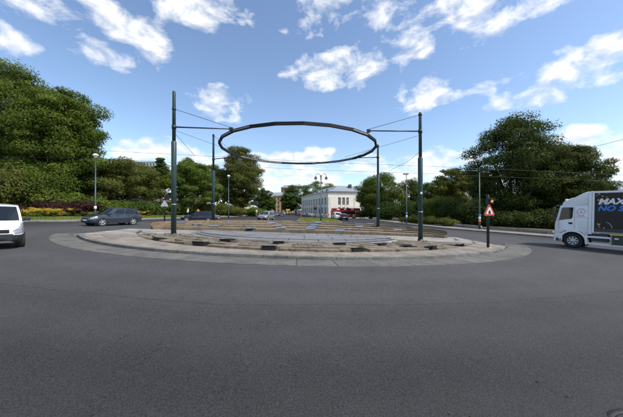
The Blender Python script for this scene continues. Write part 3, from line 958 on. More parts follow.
# ---------------------------------------------------------------- right side: pavement, wall, planting, trees
ER_ = resample([(90, 2), (45, 13), (30, 21), (24, 26), (18.6, 36), (16, 50), (15, 70), (16.5, 100), (24, 102), (80, 120)], 4)
kerbR = thing('right_kerb', None, None); kerbR['kind'] = 'structure'
kerbline(ER_, -1, kerbR, 80)
ERn = [p for p in ER_ if p.y < 101 and p.x < 70][:]
strip('right_pavement', ERn, offset_line(ERn, -4.2), .118, .125, 'paving')
strip('right_planting_ground', offset_line(ERn, -4.2), offset_line(ERn, -45), .12, 1.0, 'bank', 5, amp=.3)
wl = thing('low_stone_wall', 'low rough grey stone wall edging the right pavement', 'wall')
WL = resample([tuple(p) for p in offset_line([p for p in ER_ if 20 < p.y < 62 and p.x < 34], -4.4)], .85)
bm = bmesh.new()
for a, b in zip(WL[:-1], WL[1:]):
    d = (b - a).normalized(); n_ = Vector((d.y, -d.x))
    for lay in range(2):
        if lay == 1 and rnd.random() < .1: continue
        o0 = a + d * (.02 + (.4 if lay else 0)); o1 = o0 + d * ((b - a).length - .035)
        q = [o0, o1, o1 + n_ * .35, o0 + n_ * .35]
        z0 = .10 + lay * .24; z1 = z0 + .228 + rnd.uniform(-.02, .02)
        j = [Vector((rnd.uniform(-.02, .02), rnd.uniform(-.02, .02))) for _ in range(4)]
        v = [(p.x, p.y, g(p.x, p.y) + z0) for p in q] + [(p.x + w.x, p.y + w.y, g(p.x, p.y) + z1) for p, w in zip(q, j)]
        obj('stone', v, [(0, 1, 5, 4), (1, 2, 6, 5), (2, 3, 7, 6), (3, 0, 4, 7), (4, 5, 6, 7)], 'stonewall', wl)
bm.free()
def right_pt(px, D):
    x = (px - 311.5) / F * D
    return Vector((x, D, g(x, D) + .3))
k = 0
for (px, D, rx, h, leaf, lab, n) in [
    (372, 84, 5.0, 4.2, 'deep', 'dark shrub behind the red bus at its right end', 3600),
    (388, 68, 4.2, 5.0, 'deep', 'broad dark shrub right of the back right pole', 5200),
    (404, 62, 4.0, 5.6, 'shade', 'tall dark shrub behind the street lamp with a square head', 5600),
    (421, 57, 4.2, 5.4, 'deep', 'dome shaped shrub left of the front right pole', 5600),
    (437, 52, 4.0, 5.6, 'oak', 'dome shaped green shrub right of the front right pole', 5600),
    (456, 47, 4.0, 5.2, 'shade', 'dark shrub above the low wall between pole and lamp post', 5600),
    (474, 43, 3.6, 4.4, 'shade', 'dark shrub behind the right lamp post', 4600),
    (500, 42, 3.6, 3.4, 'shade', 'dark undergrowth shrub right of the warning sign', 4000),
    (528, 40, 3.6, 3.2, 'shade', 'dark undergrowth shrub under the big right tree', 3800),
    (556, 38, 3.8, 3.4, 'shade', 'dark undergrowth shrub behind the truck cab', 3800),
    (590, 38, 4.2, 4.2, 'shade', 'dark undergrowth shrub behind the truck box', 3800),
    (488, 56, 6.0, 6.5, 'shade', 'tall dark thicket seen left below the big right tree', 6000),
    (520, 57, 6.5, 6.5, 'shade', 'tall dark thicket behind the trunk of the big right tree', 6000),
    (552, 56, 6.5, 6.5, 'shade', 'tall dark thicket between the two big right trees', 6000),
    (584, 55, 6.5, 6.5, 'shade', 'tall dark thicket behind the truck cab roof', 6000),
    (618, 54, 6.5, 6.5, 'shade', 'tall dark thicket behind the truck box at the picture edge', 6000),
    (412, 50, 2.2, 1.6, 'yellowish', 'low yellowish shrub behind the stone wall near the square lamp', 1800),
    (430, 46, 2.2, 1.4, 'yellowish', 'low yellowish shrub behind the stone wall right of the front pole', 1800),
    (449, 42, 2.2, 1.3, 'olive', 'low olive shrub on the stone wall left of the right lamp post', 1800)]:
    shrub('roadside_shrub', lab, right_pt(px, D), rx, rx * .85, h, leaf, n, .16 + D * .0014, 300 + k, group='shrubs behind the right pavement'); k += 1
def rtree(lab, px, D, top, half, lo, leaf, n, size, seed, shape='round', nclump=46, **kw):
    b = right_pt(px, D)
    H = CAMZ + (210 - top) / F * D - b.z
    r = half / F * D
    return tree('roadside_tree', lab, b, H, r, r * .9, lo, leaf, n, size, seed, group='trees along the right road', shape=shape, nclump=nclump, **kw)
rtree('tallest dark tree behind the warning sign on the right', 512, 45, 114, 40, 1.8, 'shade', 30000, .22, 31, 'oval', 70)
rtree('broad dark tree with brownish leaves above the truck cab', 567, 44, 141, 37, 1.6, 'autumn', 30000, .22, 32, 'dome', 60)
rtree('dark crown joining the two big trees on the right', 545, 52, 142, 20, 3, 'shade', 12000, .24, 33, 'oval', 36)
rtree('tree beyond the truck box at the right picture edge', 622, 50, 194, 20, 1, 'yellowish', 10000, .24, 34, 'dome', 30)
rtree('pale tree behind the truck roof fairing', 596, 62, 182, 18, 3, 'olive', 9000, .26, 35)
rtree('round green tree right of the white building', 381, 80, 173, 24, 1.2, 'oak', 17000, .25, 36, 'dome', 46)
rtree('small round crown left of the square headed lamp', 371, 92, 178, 14, 2, 'deep', 8000, .28, 37)
rtree('yellow green tree above the shrubs right of the front right pole', 452, 62, 166, 20, 2, 'yellowish', 12000, .24, 38, 'round', 40)
rtree('green tree crown behind the square headed lamp', 412, 84, 178, 18, 2, 'olive', 9000, .27, 39)
rtree('dark tree crown between front right pole and yellow green tree', 432, 76, 180, 16, 2, 'oak', 8000, .26, 40)
rtree('olive tree filling the gap left of the tallest right tree', 474, 66, 168, 18, 2, 'olive', 9000, .25, 41)

rtree('dark tree just outside the right picture edge behind the truck box', 700, 42, 184, 40, 1.0, 'shade', 14000, .25, 42, 'dome', 40)
rtree('farther dark tree outside the right picture edge', 800, 36, 176, 50, 1.0, 'autumn', 12000, .26, 43, 'dome', 40)

# ---------------------------------------------------------------- lawn wedge between the far lanes
sheet('median_kerb', [(-2.6, 41.5), (5.2, 41.5), (6.2, 66), (-2.6, 66)], .10, 'kerb')
sheet('median_lawn', [(-2.3, 41.9), (4.9, 41.9), (5.9, 65.7), (-2.3, 65.7)], .13, 'lawn_dry')
blades('median_grass', [Vector((-2.3, 42)), Vector((-2.3, 65))], [Vector((4.9, 42)), Vector((5.8, 65))], .08, 9000, .035, 'grassblade', 9, .12, .12, 'dry grass of the lawn wedge in front of the white building', 'grass')

# ---------------------------------------------------------------- poles, ring and wires
POLES = {'LF': (Vector((-9.3, 17.55)), 10.08, 6.7, 'tallest dark green pole at front left of the island, ring arm to the right'),
         'RF': (Vector((7.75, 18.5)), 9.0, 5.8, 'dark green pole at front right of the island, ring arm to the left'),
         'LB': (Vector((-10.8, 28.6)), 10.4, 6.4, 'thinner looking green pole at back left of the island'),
         'RB': (Vector((7.06, 27.6)), 9.0, 5.8, 'thinner looking green pole at back right of the island')}
TIP = {'LF': Vector((-5.5, 17.8, 7.60)), 'RF': Vector((4.0, 18.2, 7.60)), 'LB': Vector((-7.7, 27.2, 7.60)), 'RB': Vector((4.67, 27.7, 7.60))}
for key, (p, top, sl, lab) in POLES.items():
    base = g(p.x, p.y) + (.06 if key in ('LF', 'RF') else .34)
    t = thing('catenary_pole', lab, 'pole', (p.x, p.y, base), 0, 'poles carrying the ring over the island')
    o = Vector((p.x, p.y, base))
    bm = bmesh.new(); lathe(bm, [(.165, -.3), (.165, sl - base - .06), (.13, sl - base)], 16); bmobj('lower_shaft', bm, 'pole', t)
    bm = bmesh.new(); lathe(bm, [(.115, sl - base - .02), (.105, top - base - .05), (.09, top - base)], 14); bmobj('upper_shaft', bm, 'pole', t)
    bm = bmesh.new(); lathe(bm, [(.27, -.1), (.27, .03), (.19, .07), (.185, .16)], 16); bmobj('base_collar', bm, 'pole_d', t)
    bm = bmesh.new(); lathe(bm, [(.168, 2.05), (.168, 2.12)], 16); bmobj('band', bm, 'galv', t)
    tip = TIP[key] - o
    tubeobj('ring_arm', [(0, 0, tip.z + .06), tip], [.05, .04], 'pole_d', t, 8)
    bm = bmesh.new(); bbox(bm, tip.x - .12, tip.x + .12, tip.y - .1, tip.y + .1, tip.z - .12, tip.z + .1, .02); bmobj('arm_clamp', bm, 'pole_d', t)
    bm = bmesh.new(); lathe(bm, [(.14, tip.z - .08), (.14, tip.z + .18)], 14); bmobj('arm_bracket', bm, 'pole_d', t)
    att = top - base - (1.2 if key == 'LF' else .16)
    tubeobj('stay_cable', [(0, 0, att), tip + Vector((0, 0, .1))], .016, 'wire', t, 5)
    bm = bmesh.new(); lathe(bm, [(.125, att - .08), (.125, att + .08)], 12); bmobj('stay_clamp', bm, 'pole_d', t)
    if key == 'RF':
        bm = bmesh.new(); bbox(bm, -.07, .07, -.18, -.165, 3.35, 3.5); bmobj('sticker', bm, 'signwhite', t)
RC = Vector((-1.12, 23.3, 7.48)); RA, RB_ = 6.72, 7.08
ring = thing('overhead_ring', 'large black ring of straight segments hung above the island', 'ring', RC)
NS = 24
for i in range(NS):
    a0 = 2 * math.pi * (i + .35) / NS; a1 = 2 * math.pi * (i + 1.35) / NS
    p0 = Vector((RA * math.cos(a0), RB_ * math.sin(a0), 0)); p1 = Vector((RA * math.cos(a1), RB_ * math.sin(a1), 0))
    d = (p1 - p0); L_ = d.length; ang = math.atan2(d.y, d.x)
    sg = link('ring_segment', None, ring)
    bm = bmesh.new()
    bbox(bm, -L_ / 2 - .03, L_ / 2 + .03, -.08, .08, .05, .10, .006, 1)
    bbox(bm, -L_ / 2 - .03, L_ / 2 + .03, -.08, .08, -.10, -.05, .006, 1)
    bbox(bm, -L_ / 2, L_ / 2, -.03, .03, -.0495, .0495)
    for x in (-L_ / 2 + .02, L_ / 2 - .02):
        bbox(bm, x - .03, x + .03, -.075, .075, -.0495, .0495)
    me = bpy.data.meshes.new('ring_segment'); bm.to_mesh(me); bm.free(); me.materials.append(M['ring'])
    col.objects.unlink(sg); bpy.data.objects.remove(sg)
    sg = link('ring_segment', me, ring)
    mid = (p0 + p1) / 2; sg.location = mid; sg.rotation_euler = (0, 0, ang)
    # infill strips let into the beam sides, paler on some beams
    for s in (-1, 1):
        pale = (s < 0 and i in (14, 15, 20)) or (s > 0 and i in (2, 3, 4, 7, 8, 9))
        bm = bmesh.new()
        bbox(bm, -L_ / 2 + .05, L_ / 2 - .05, s * .064 - .012, s * .064 + .012, -.046, .046)
        bmobj('infill_strip', bm, 'ring_pale' if pale else 'ring', sg)
def wire(pts, label, r=.016, sag=0.0):
    P = []
    for a, b in zip(pts[:-1], pts[1:]):
        a, b = Vector(a), Vector(b)
        for q in range(8):
            t_ = q / 8; p = a.lerp(b, t_); p.z -= sag * 4 * t_ * (1 - t_); P.append(p)
    P.append(Vector(pts[-1]))
    o = tubeobj('overhead_wire', P, r, 'wire', None, 5)
    return tag(o, label, 'wire', 'wires over the square')
lf = POLES['LF'][0]; rf = POLES['RF'][0]; lb = POLES['LB'][0]; rb = POLES['RB'][0]
wa = [at(-250, 131, 20.5), at(110, 151, 20.5), at(250, 158.5, 20.5), at(340, 163, 20.5), at(447, 167, 20.5), at(623, 175, 20.5), at(800, 183, 20.5)]
wire(wa, 'upper thin tram wire crossing the whole square from left to right', .010)
wb_ = [at(-220, 151, 23.5), at(123, 159.5, 23.5), at(300, 169.5, 23.5), at(430, 173.7, 23.5), at(476, 176, 23.5), at(800, 188, 23.5)]
wire(wb_, 'lower thin tram wire crossing the whole square from left to right', .010)
wire([(lf.x, lf.y, 7.3), at(195, 156.2, 20.5)], 'short slanting wire from the front left pole down to the tram wire', .012)
wire([(lf.x, lf.y, 7.45), at(222.5, 147.5, 23.4)], 'slanting wire from the front left pole to the ring', .012)
wire([(rf.x, rf.y, 7.38), at(345, 157, 28)], 'slanting wire from the front right pole to the far side of the ring', .012)
wire([(rf.x, rf.y, 6.2), at(406.5, 162.4, 20.5), at(389, 170.8, 23.5)], 'wire from the front right pole down to both tram wires', .012)
wire([at(760, 95, 27), at(623, 139.5, 30), at(479, 171, 36.0)], 'cable rising from the right lamp post over the truck', .02, .2)

# ---------------------------------------------------------------- lamps, signals and signs
def lamp(px, py, h, top_y, kind, label, sticker=None, D=None):
    p = onground(px, py, .12) if D is None else Vector(((px - 311.5) / F * D, D, g((px - 311.5) / F * D, D) + .12))
    if D is not None and px < 300: p = park_pt(px, D)
    H = CAMZ + (210 - top_y) / F * p.y - p.z
    t = thing('street_lamp', label, 'street lamp', p, 0, 'street lamps')
    bm = bmesh.new(); lathe(bm, [(.13, -.1), (.13, .9), (.09, 1.0), (.062, H - .3)], 12); bmobj('post', bm, 'pole', t)
    if kind == 'cone':
        bm = bmesh.new(); lathe(bm, [(.05, H - .45), (.10, H - .38), (.24, H - .16), (.25, H - .1)], 14); bmobj('globe', bm, 'globe', t)
        bm = bmesh.new(); lathe(bm, [(.33, H - .14), (.34, H - .09), (.12, H + .10), (.02, H + .13)], 14); bmobj('shade', bm, 'globe', t)
    elif kind == 'square':
        bm = bmesh.new(); bbox(bm, -.55, .35, -.2, .2, H - .3, H - .06, .03); bmobj('head', bm, 'galv', t)
        bm = bmesh.new(); bbox(bm, -.5, .3, -.16, .16, H - .33, H - .3); bmobj('lens', bm, 'globe', t)
    elif kind == 'arm':
        tubeobj('arm', [(0, 0, H - .35), (-.4, 0, H - .05), (-2.2, 0, H)], [.06, .05, .035], 'pole', t)
        tubeobj('arm', [(0, 0, H - .35), (.9, 0, H - .1)], [.05, .035], 'pole', t)
        bm = bmesh.new(); bbox(bm, -2.6, -2.0, -.12, .12, H - .08, H + .06, .03); bmobj('head', bm, 'galv', t)
    elif kind == 'double':
        for s in (-1, 1):
            pts = [(0, 0, H - 1.2), (s * .12, 0, H - .35), (s * .45, 0, H), (s * .85, 0, H - .12), (s * .95, 0, H - .5)]
            tubeobj('arm', pts, [.06, .05, .045, .045, .04], 'pole', t)
            bm = bmesh.new(); lathe(bm, [(.05, H - .45), (.14, H - .62), (.30, H - .85), (.31, H - .93)], 12, c=(s * .95, 0, 0)); bmobj('shade', bm, 'pole_d', t)
            bm = bmesh.new(); lathe(bm, [(.26, H - .935), (.2, H - 1.1), (.06, H - 1.2)], 12, c=(s * .95, 0, 0)); bmobj('globe', bm, 'globe', t)
        bm = bmesh.new(); lathe(bm, [(.08, H - 1.25), (.10, H - .9), (.02, H - .2)], 10); bmobj('finial', bm, 'pole', t)
    for (z0, z1, m_) in (sticker or []):
        bm = bmesh.new(); lathe(bm, [(.135, z0), (.135, z1)], 12); bmobj('sticker', bm, m_, t)
    return t
lamp(95.3, 0, 0, 154.5, 'cone', 'lamp post with white conical head on the lawn behind the grey estate car', [(1.25, 1.6, 'signwhite')], D=31.5)
lamp(228.5, 0, 0, 175.5, 'cone', 'lamp post with white conical head beside the tall park tree', [(2.9, 3.2, 'signblue')], D=51)
lamp(321, 221, 0, 173.5, 'double', 'double armed lamp post on the lawn before the white building')
lamp(406.5, 223.5, 0, 173.0, 'square', 'lamp post with square head on the right pavement near the front pole', [(1.0, 1.5, 'signwhite'), (1.5, 2.0, 'signblue')])
lamp(479.5, 229.2, 0, 170.5, 'arm', 'lamp post with side arms on the right pavement behind the warning sign', [(.95, 1.3, 'orange'), (1.32, 1.7, 'signwhite'), (1.72, 2.0, 'signblue')])

# warning sign with amber flasher
p = onground(487.9, 247.6, .15)
ws = thing('warning_sign', 'red triangular tram warning sign under an amber flasher at the island tip', 'road sign', p, R(14))
bm = bmesh.new(); lathe(bm, [(.075, -.1), (.075, 3.05), (.05, 3.1)], 12); bmobj('post', bm, 'pole_d', ws)
bm = bmesh.new(); lathe(bm, [(.20, -.05), (.20, .015)], 12); bmobj('base_plate', bm, 'bronze', ws)
def tri(s, y0, y1, cz, m_, name, rad, parent, up=1):
    bm = bmesh.new()
    pts = []
    for k_ in range(3):
        a = math.pi / 2 * up + k_ * 2 * math.pi / 3
        for da in (-.16, 0, .16):
            rr = s if da == 0 else s * .955
            pts.append((math.cos(a + da * rad) * rr, cz + math.sin(a + da * rad) * rr))
    prism(bm, pts, y0, y1)
    return bmobj(name, bm, m_, parent)
pl = tri(.41, -.10, -.085, 2.13, 'signback', 'plate', 1, ws)
tri(.40, -.106, -.101, 2.13, 'signred', 'red_border', 1, ws)
tri(.255, -.112, -.1075, 2.125, 'signwhite', 'white_field', 1, ws)
bm = bmesh.new()      # tram pictogram: body, windows gap, pantograph, wheels
bbox(bm, -.085, .085, -.118, -.1135, 2.015, 2.11)
bbox(bm, -.07, .07, -.118, -.1135, 2.118, 2.165)
bbox(bm, -.012, .012, -.118, -.1135, 2.172, 2.215)
bbox(bm, -.05, .05, -.118, -.1135, 2.218, 2.23)
bbox(bm, -.12, .12, -.118, -.1135, 1.985, 2.0)
bmobj('tram_symbol', bm, 'black', ws)
bm = bmesh.new(); bbox(bm, -.17, .17, -.09, -.08, 2.05, 2.11); bmobj('bracket', bm, 'galv', ws)
bm = bmesh.new(); bbox(bm, -.05, .33, -.10, .12, 2.56, 2.92, .03); bmobj('flasher_box', bm, 'black', ws)
bm = bmesh.new(); lathe(bm, [(.085, -.14), (.075, -.16), (.04, -.17)], 16, 'y', (.14, 0, 2.74)); bmobj('amber_lens', bm, 'amber', ws)
bm = bmesh.new()
for a in range(0, 181, 20):
    x0 = .14 + .135 * math.cos(R(a)); z0 = 2.74 + .135 * math.sin(R(a))
    bbox(bm, x0 - .026, x0 + .026, -.28, -.10, z0 - .012, z0 + .012)
bmobj('visor', bm, 'black', ws)
tubeobj('side_arm', [(.3, 0, 2.78), (.52, .1, 2.8), (.62, .1, 2.78)], [.03, .04, .06], 'black', ws)
# signal on the left
p = onground(164.6, 223.4)
sg = thing('traffic_signal', 'dark traffic signal post seen from behind left of the front left pole', 'traffic signal', p, R(20))
bm = bmesh.new(); lathe(bm, [(.07, -.1), (.07, 3.3), (.04, 3.34)], 12); bmobj('post', bm, 'pole_d', sg)
bm = bmesh.new(); bbox(bm, .05, .45, -.1, .16, 2.75, 3.25, .03); bbox(bm, .45, .66, -.08, .1, 2.84, 3.1, .03); bmobj('signal_head', bm, 'black', sg)
tri(.42, -.09, -.078, 2.2, 'signback', 'sign_back', 1, sg)
bm = bmesh.new(); bbox(bm, -.15, .15, -.1, -.092, 2.13, 2.18); bmobj('bracket', bm, 'galv', sg)
# small far signal and signs near the white building
def gpt(px, D, h=0.0):
    x = (px - 311.5) / F * D
    return Vector((x, D, g(x, D) + h))
sg2 = thing('traffic_signal', 'small traffic signal with red light before the long side of the white building', 'traffic signal', gpt(315.2, 74), 0)
bm = bmesh.new(); lathe(bm, [(.07, -.1), (.06, 3.3)], 10); bmobj('post', bm, 'pole_d', sg2)
bm = bmesh.new(); bbox(bm, -.32, .32, -.2, .06, 2.35, 3.5, .05); bmobj('signal_head', bm, 'black', sg2)
for q, m_ in enumerate(('redlit', 'rubber', 'rubber')):
    bm = bmesh.new(); lathe(bm, [(.13, -.205), (.10, -.23)], 12, 'y', (0, 0, 3.2 - q * .32)); bmobj('lens', bm, m_, sg2)
def sign(px, D, h, w, hh, m_, label, name='road_sign', cat='road sign'):
    t = thing(name, label, cat, gpt(px, D) if px > 262 else park_pt(px, D), 0)
    bm = bmesh.new(); lathe(bm, [(.06, -.1), (.05, h)], 8); bmobj('post', bm, 'pole_d', t)
    bm = bmesh.new(); bbox(bm, -w / 2, w / 2, -.09, -.06, h - hh, h, .01, 1); bmobj('panel', bm, m_, t)
    bm = bmesh.new(); bbox(bm, -w / 2 - .03, w / 2 + .03, -.058, -.03, h - hh - .03, h + .03); bmobj('backing', bm, 'galv', t)
sign(320, 76, 3.6, .75, .75, 'signblue', 'small blue sign beside the far red traffic signal')
sign(254, 58, 3.3, 1.6, .8, 'pole_d', 'dark direction board on a post behind the silver car')
sign(299, 82, 3.4, 1.3, .9, 'pole_d', 'dark direction board before the left end of the white building')
sign(288, 100, 2.9, 1.5, .55, 'yellow', 'yellow board sign in the far street')

# ---------------------------------------------------------------- vehicles
def wheel(parent, x, y, r, w, rim='rim', spokes=5, side=1, rimr=.68):
    wh = link('wheel', None, parent)
    wh.location = (x, y, r)
    bm = bmesh.new()
    lathe(bm, [(r * rimr, -w / 2), (r * .93, -w / 2), (r, -w / 2 + .03), (r, w / 2 - .03), (r * .93, w / 2), (r * rimr, w / 2)], 28, 'y', loop=True)
    bmobj('tyre', bm, 'rubber', wh)
    bm = bmesh.new()
    yf = side * (w / 2 - .035)
    lathe(bm, [(r * rimr + .004, yf - .02), (r * rimr + .004, yf + side * .025), (r * (rimr - .06), yf + side * .025), (r * (rimr - .07), yf - side * .03)], 24, 'y', loop=True)
    for q in range(spokes):
        a = 2 * math.pi * q / spokes
        n0 = len(bm.verts)
        vs_ = bbox(bm, .02, r * (rimr - .05), -.018, .018, -r * .085, r * .085, .008, 1)
        bm.verts.ensure_lookup_table()
        for v in bm.verts[n0:]:
            x0, z0 = v.co.x, v.co.z
            v.co.x = x0 * math.cos(a) - z0 * math.sin(a); v.co.z = x0 * math.sin(a) + z0 * math.cos(a); v.co.y += yf
    lathe(bm, [(r * .16, yf - .03), (r * .16, yf + side * .025)], 12, 'y')
    bmobj('rim', bm, rim, wh)
    bm = bmesh.new(); lathe(bm, [(r * (rimr - .02), yf - side * .06), (r * (rimr - .02), yf - side * .045)], 20, 'y'); bmobj('brake_disc', bm, 'rubber', wh)
    return wh
def patch(name, fn, u0, u1, v0, v1, m, parent, nu=8, nv=5, off=.0, th=.0):
    v, f = [], []
    e = 1e-3
    for j in range(nv + 1):
        for i in range(nu + 1):
            u = u0 + (u1 - u0) * i / nu; w = v0 + (v1 - v0) * j / nv
            p = fn(u, w)
            if off:
                a = fn(u + e, w) - fn(u - e, w); b = fn(u, w + e) - fn(u, w - e)
                n_ = a.cross(b)
                if n_.length > 0: n_.normalize()
                p = p + n_ * off
            v.append(p)
    for j in range(nv):
        for i in range(nu):
            a = j * (nu + 1) + i; f.append((a, a + 1, a + nu + 2, a + nu + 1))
    return obj(name, v, f, m, parent, True)
def car(name, label, loc, rz, paint, L=4.65, W=1.88, H=1.62, hood=.98, nose=.72, belt=1.02, cowl=.95, rf=.25, rr=-1.65, br=-2.05, wbase=2.77, fo=.88, R_=.36, rim='rim',
        low='plastic', group=None, windows=((.16, .46), (.50, .80), (.84, .95)), detail=True, rail=False, tilt=0.0, roofw=.72, low_h=.22, cat='car', grille=True, bumper=False, hl=(.7, 3.3, 4.0, 5.35)):
    t = thing(name, label, cat, loc, rz, group)
    t.rotation_euler = (0, 0, rz) if not tilt else (0, 0, rz)
    xf = L / 2; w = W / 2
    st = [(xf, .44, nose - .10, .62), (xf - .05, .34, nose - .02, .78), (xf - .16, .26, nose + .05, .90), (xf - .40, low_h, nose + .13, .975), (xf - .85, low_h, (hood + nose) / 2 + .10, 1.0), (cowl + .1, low_h, hood, 1.0),
          (cowl - .5, low_h, belt, 1.0), (-.3, low_h, belt + .01, 1.0), (-xf + .9, low_h, belt + .03, 1.0), (-xf + .35, low_h + .03, belt + .04, .97), (-xf + .10, .30, belt - .02, .90), (-xf + .02, .36, belt - .16, .80), (-xf, .46, belt - .24, .72)]
    st = sorted(st, key=lambda q: -q[0])
    v, f = [], []
    for x, zl, zt, ws_ in st:
        hw = w * ws_; dz = zt - zl
        half = [(.0, zl), (.80 * hw, zl), (.95 * hw, zl + .08), (1.0 * hw, zl + .40 * dz), (.985 * hw, zl + .72 * dz), (.93 * hw, zt - .035), (.80 * hw, zt + .005), (.40 * hw, zt + .03), (0, zt + .035)]
        ringp = [(x, y, z) for y, z in half] + [(x, -y, z) for y, z in half[-2:0:-1]]
        v += ringp
    n_ = 16
    for i in range(len(st) - 1):
        for k_ in range(n_):
            f.append((i * n_ + k_, i * n_ + (k_ + 1) % n_, (i + 1) * n_ + (k_ + 1) % n_, (i + 1) * n_ + k_))
    f.append(tuple(range(n_))[::-1]); f.append(tuple((len(st) - 1) * n_ + k_ for k_ in range(n_)))
    bd = obj('body', v, f, paint, t, True)
    bm = bmesh.new(); bm.from_mesh(bd.data); bmesh.ops.recalc_face_normals(bm, faces=bm.faces); bm.to_mesh(bd.data); bm.free()
    bd.data.set_sharp_from_angle(angle=R(38))
    wB, wR = w * .925, w * roofw
    def ztop(u): return H - .05 - .10 * abs(u - .38) ** 1.8 * 2.2
    def lerp(a, b, q): return a + (b - a) * q
    def side(s):
        def fn(u, q):
            return Vector((lerp(lerp(cowl, br, u), lerp(rf, rr, u), q), s * lerp(wB, wR, q ** 1.35), lerp(belt - .02, ztop(u), q)))
        return fn
    bow = .26
    def front(a, q):
        return Vector((lerp(cowl, rf, q) + bow * (1 - a * a) * (1 - .55 * q), a * lerp(wB, wR, q ** 1.35), lerp(belt - .02, ztop(0), q) + .02 * (1 - a * a) * q))
    def rear(a, q):
        return Vector((lerp(br, rr, q) - .12 * (1 - a * a), a * lerp(wB, wR, q ** 1.35), lerp(belt - .02, ztop(1), q) + .02 * (1 - a * a) * q))
    def roof(u, a):
        return Vector((lerp(rf, rr, u) + bow * .45 * (1 - a * a) * (1 - u) - .12 * (1 - a * a) * u, a * wR, ztop(u) + .02 * (1 - a * a) * 1.0 + .03 * (1 - a * a) * math.sin(math.pi * u)))
    V, Fc = [], []
    def addp(fn, u0, u1, v0, v1, nu, nv):
        b0 = len(V)
        for j in range(nv + 1):
            for i in range(nu + 1): V.append(fn(u0 + (u1 - u0) * i / nu, v0 + (v1 - v0) * j / nv))
        for j in range(nv):
            for i in range(nu):
                a = b0 + j * (nu + 1) + i; Fc.append((a, a + 1, a + nu + 2, a + nu + 1))
    addp(side(1), 0, 1, 0, 1, 10, 4); addp(side(-1), 0, 1, 0, 1, 10, 4)
    addp(front, -1, 1, 0, 1, 8, 4); addp(rear, -1, 1, 0, 1, 8, 4); addp(roof, 0, 1, -1, 1, 10, 8)
    cb = obj('cabin', V, Fc, paint, t, True)
    bm = bmesh.new(); bm.from_mesh(cb.data); bmesh.ops.remove_doubles(bm, verts=bm.verts, dist=.004); bmesh.ops.recalc_face_normals(bm, faces=bm.faces); bm.to_mesh(cb.data); bm.free()
    cb.data.set_sharp_from_angle(angle=R(50))
    patch('windscreen', lambda a, q: front(a, q), -.90, .90, .06, .93, 'glass', t, 8, 5, off=.012)
    patch('rear_window', lambda a, q: rear(-a, q), -.80, .80, .12, .88, 'glass', t, 8, 4, off=.012)
    for s in (1, -1):
        for (u0, u1) in windows:
            fn = side(s) if s < 0 else (lambda u, q, s=s: side(s)(1 - u, q))
            a0, a1 = (u0, u1) if s < 0 else (1 - u1, 1 - u0)
            patch('side_window', fn, a0, a1, .10, .88, 'glass_side' if detail else 'glass', t, 6, 4, off=-.010)
    for s in (1, -1):
        for x in (xf - fo, xf - fo - wbase):
            bm = bmesh.new(); lathe(bm, [(R_ * 1.15, s * (w - .25)), (R_ * 1.15, s * (w + .006)), (R_ * 1.06, s * (w + .010)), (R_ * 1.04, s * (w - .16))], 24, 'y', (x, 0, R_ * 1.02)); bmobj('wheel_arch', bm, low, t)
            wheel(t, x, s * (w - .075), R_, .22, rim, 5, s)
    hx = xf - .20
    for s in (1, -1):
        def bp(u, q, s=s):
            i = min(int(u), len(st) - 2); fu = u - i; j = min(int(q), 15); fq = q - j
            def rp_(a, b): return Vector(v[a * 16 + b % 16])
            p_ = rp_(i, j).lerp(rp_(i, j + 1), fq).lerp(rp_(i + 1, j).lerp(rp_(i + 1, j + 1), fq), fu)
            return Vector((p_.x, s * p_.y, p_.z))
        fl = (lambda u, q: bp(hl[1] + hl[0] - u, q)) if s > 0 else bp
        patch('headlight', fl, hl[0], hl[1], hl[2], hl[3], 'headlamp', t, 8, 4, off=-.012 if s > 0 else -.012)
        n0 = len(st) - 1
        ft = (lambda u, q: bp(2 * n0 - 2.75 - u, q)) if s > 0 else bp
        patch('tail_light', ft, n0 - 2.6, n0 - .15, 4.0, 5.2, 'tail', t, 6, 3, off=-.012)
        if bumper:
            fb_ = (lambda u, q: bp(3.6 - u, q)) if s > 0 else bp
            patch('bumper_corner', fb_, 0.0, 3.6, 1.0, 3.45, 'plastic', t, 10, 5, off=-.014)
        bm = bmesh.new()
        bbox(bm, cowl - .28, cowl - .10, min(s * w * .97, s * (w * .97 + .23)), max(s * w * .97, s * (w * .97 + .23)), belt + .01, belt + .18, .045)
        bbox(bm, cowl - .22, cowl - .14, min(s * w * .84, s * w), max(s * w * .84, s * w), belt - .01, belt + .05, .01)
        bmobj('mirror', bm, paint if paint != 'white_car' else 'plastic', t)
        if detail:
            for xx in (.15, -.85):
                bm = bmesh.new(); bbox(bm, xx - .10, xx + .10, s * (w + .004) - .012, s * (w + .004) + .012, belt - .14, belt - .105, .006); bmobj('door_handle', bm, paint, t)
            bm = bmesh.new(); bbox(bm, -xf + .95, xf - fo - R_ * 1.25, s * (w - .01) - .018, s * (w - .01) + .018, low_h + .02, low_h + .15, .01); bmobj('sill', bm, low, t)
            if rail:
                tubeobj('roof_rail', [(rf - .15, s * wR * .96, H - .06), (rf - .5, s * wR * .96, H + .0), (rr + .5, s * wR * .95, H - .03), (rr + .1, s * wR * .95, H - .1)], .02, low, t, 6)
    if grille:
        bm = bmesh.new(); bbox(bm, xf - .05, xf + .012, -.44 * w, .44 * w, nose - .19, nose - .05, .02); bmobj('grille', bm, 'black', t)
        bm = bmesh.new(); bbox(bm, xf - .2, xf - .01, -.72 * w, .72 * w, .34, .44, .02); bmobj('air_intake', bm, 'black', t)
    bm = bmesh.new(); bbox(bm, xf + .0, xf + .025, -.26, .26, nose - .30, nose - .19, .005, 1); bmobj('number_plate', bm, 'signwhite', t)
    bm = bmesh.new(); bbox(bm, -xf - .02, -xf + .0, -.26, .26, belt - .40, belt - .29, .005, 1); bmobj('number_plate', bm, 'signwhite', t)
    return t
def place(px, py_or_D, by='y'):
    return onground(px, py_or_D) if by == 'y' else gpt(px, py_or_D)
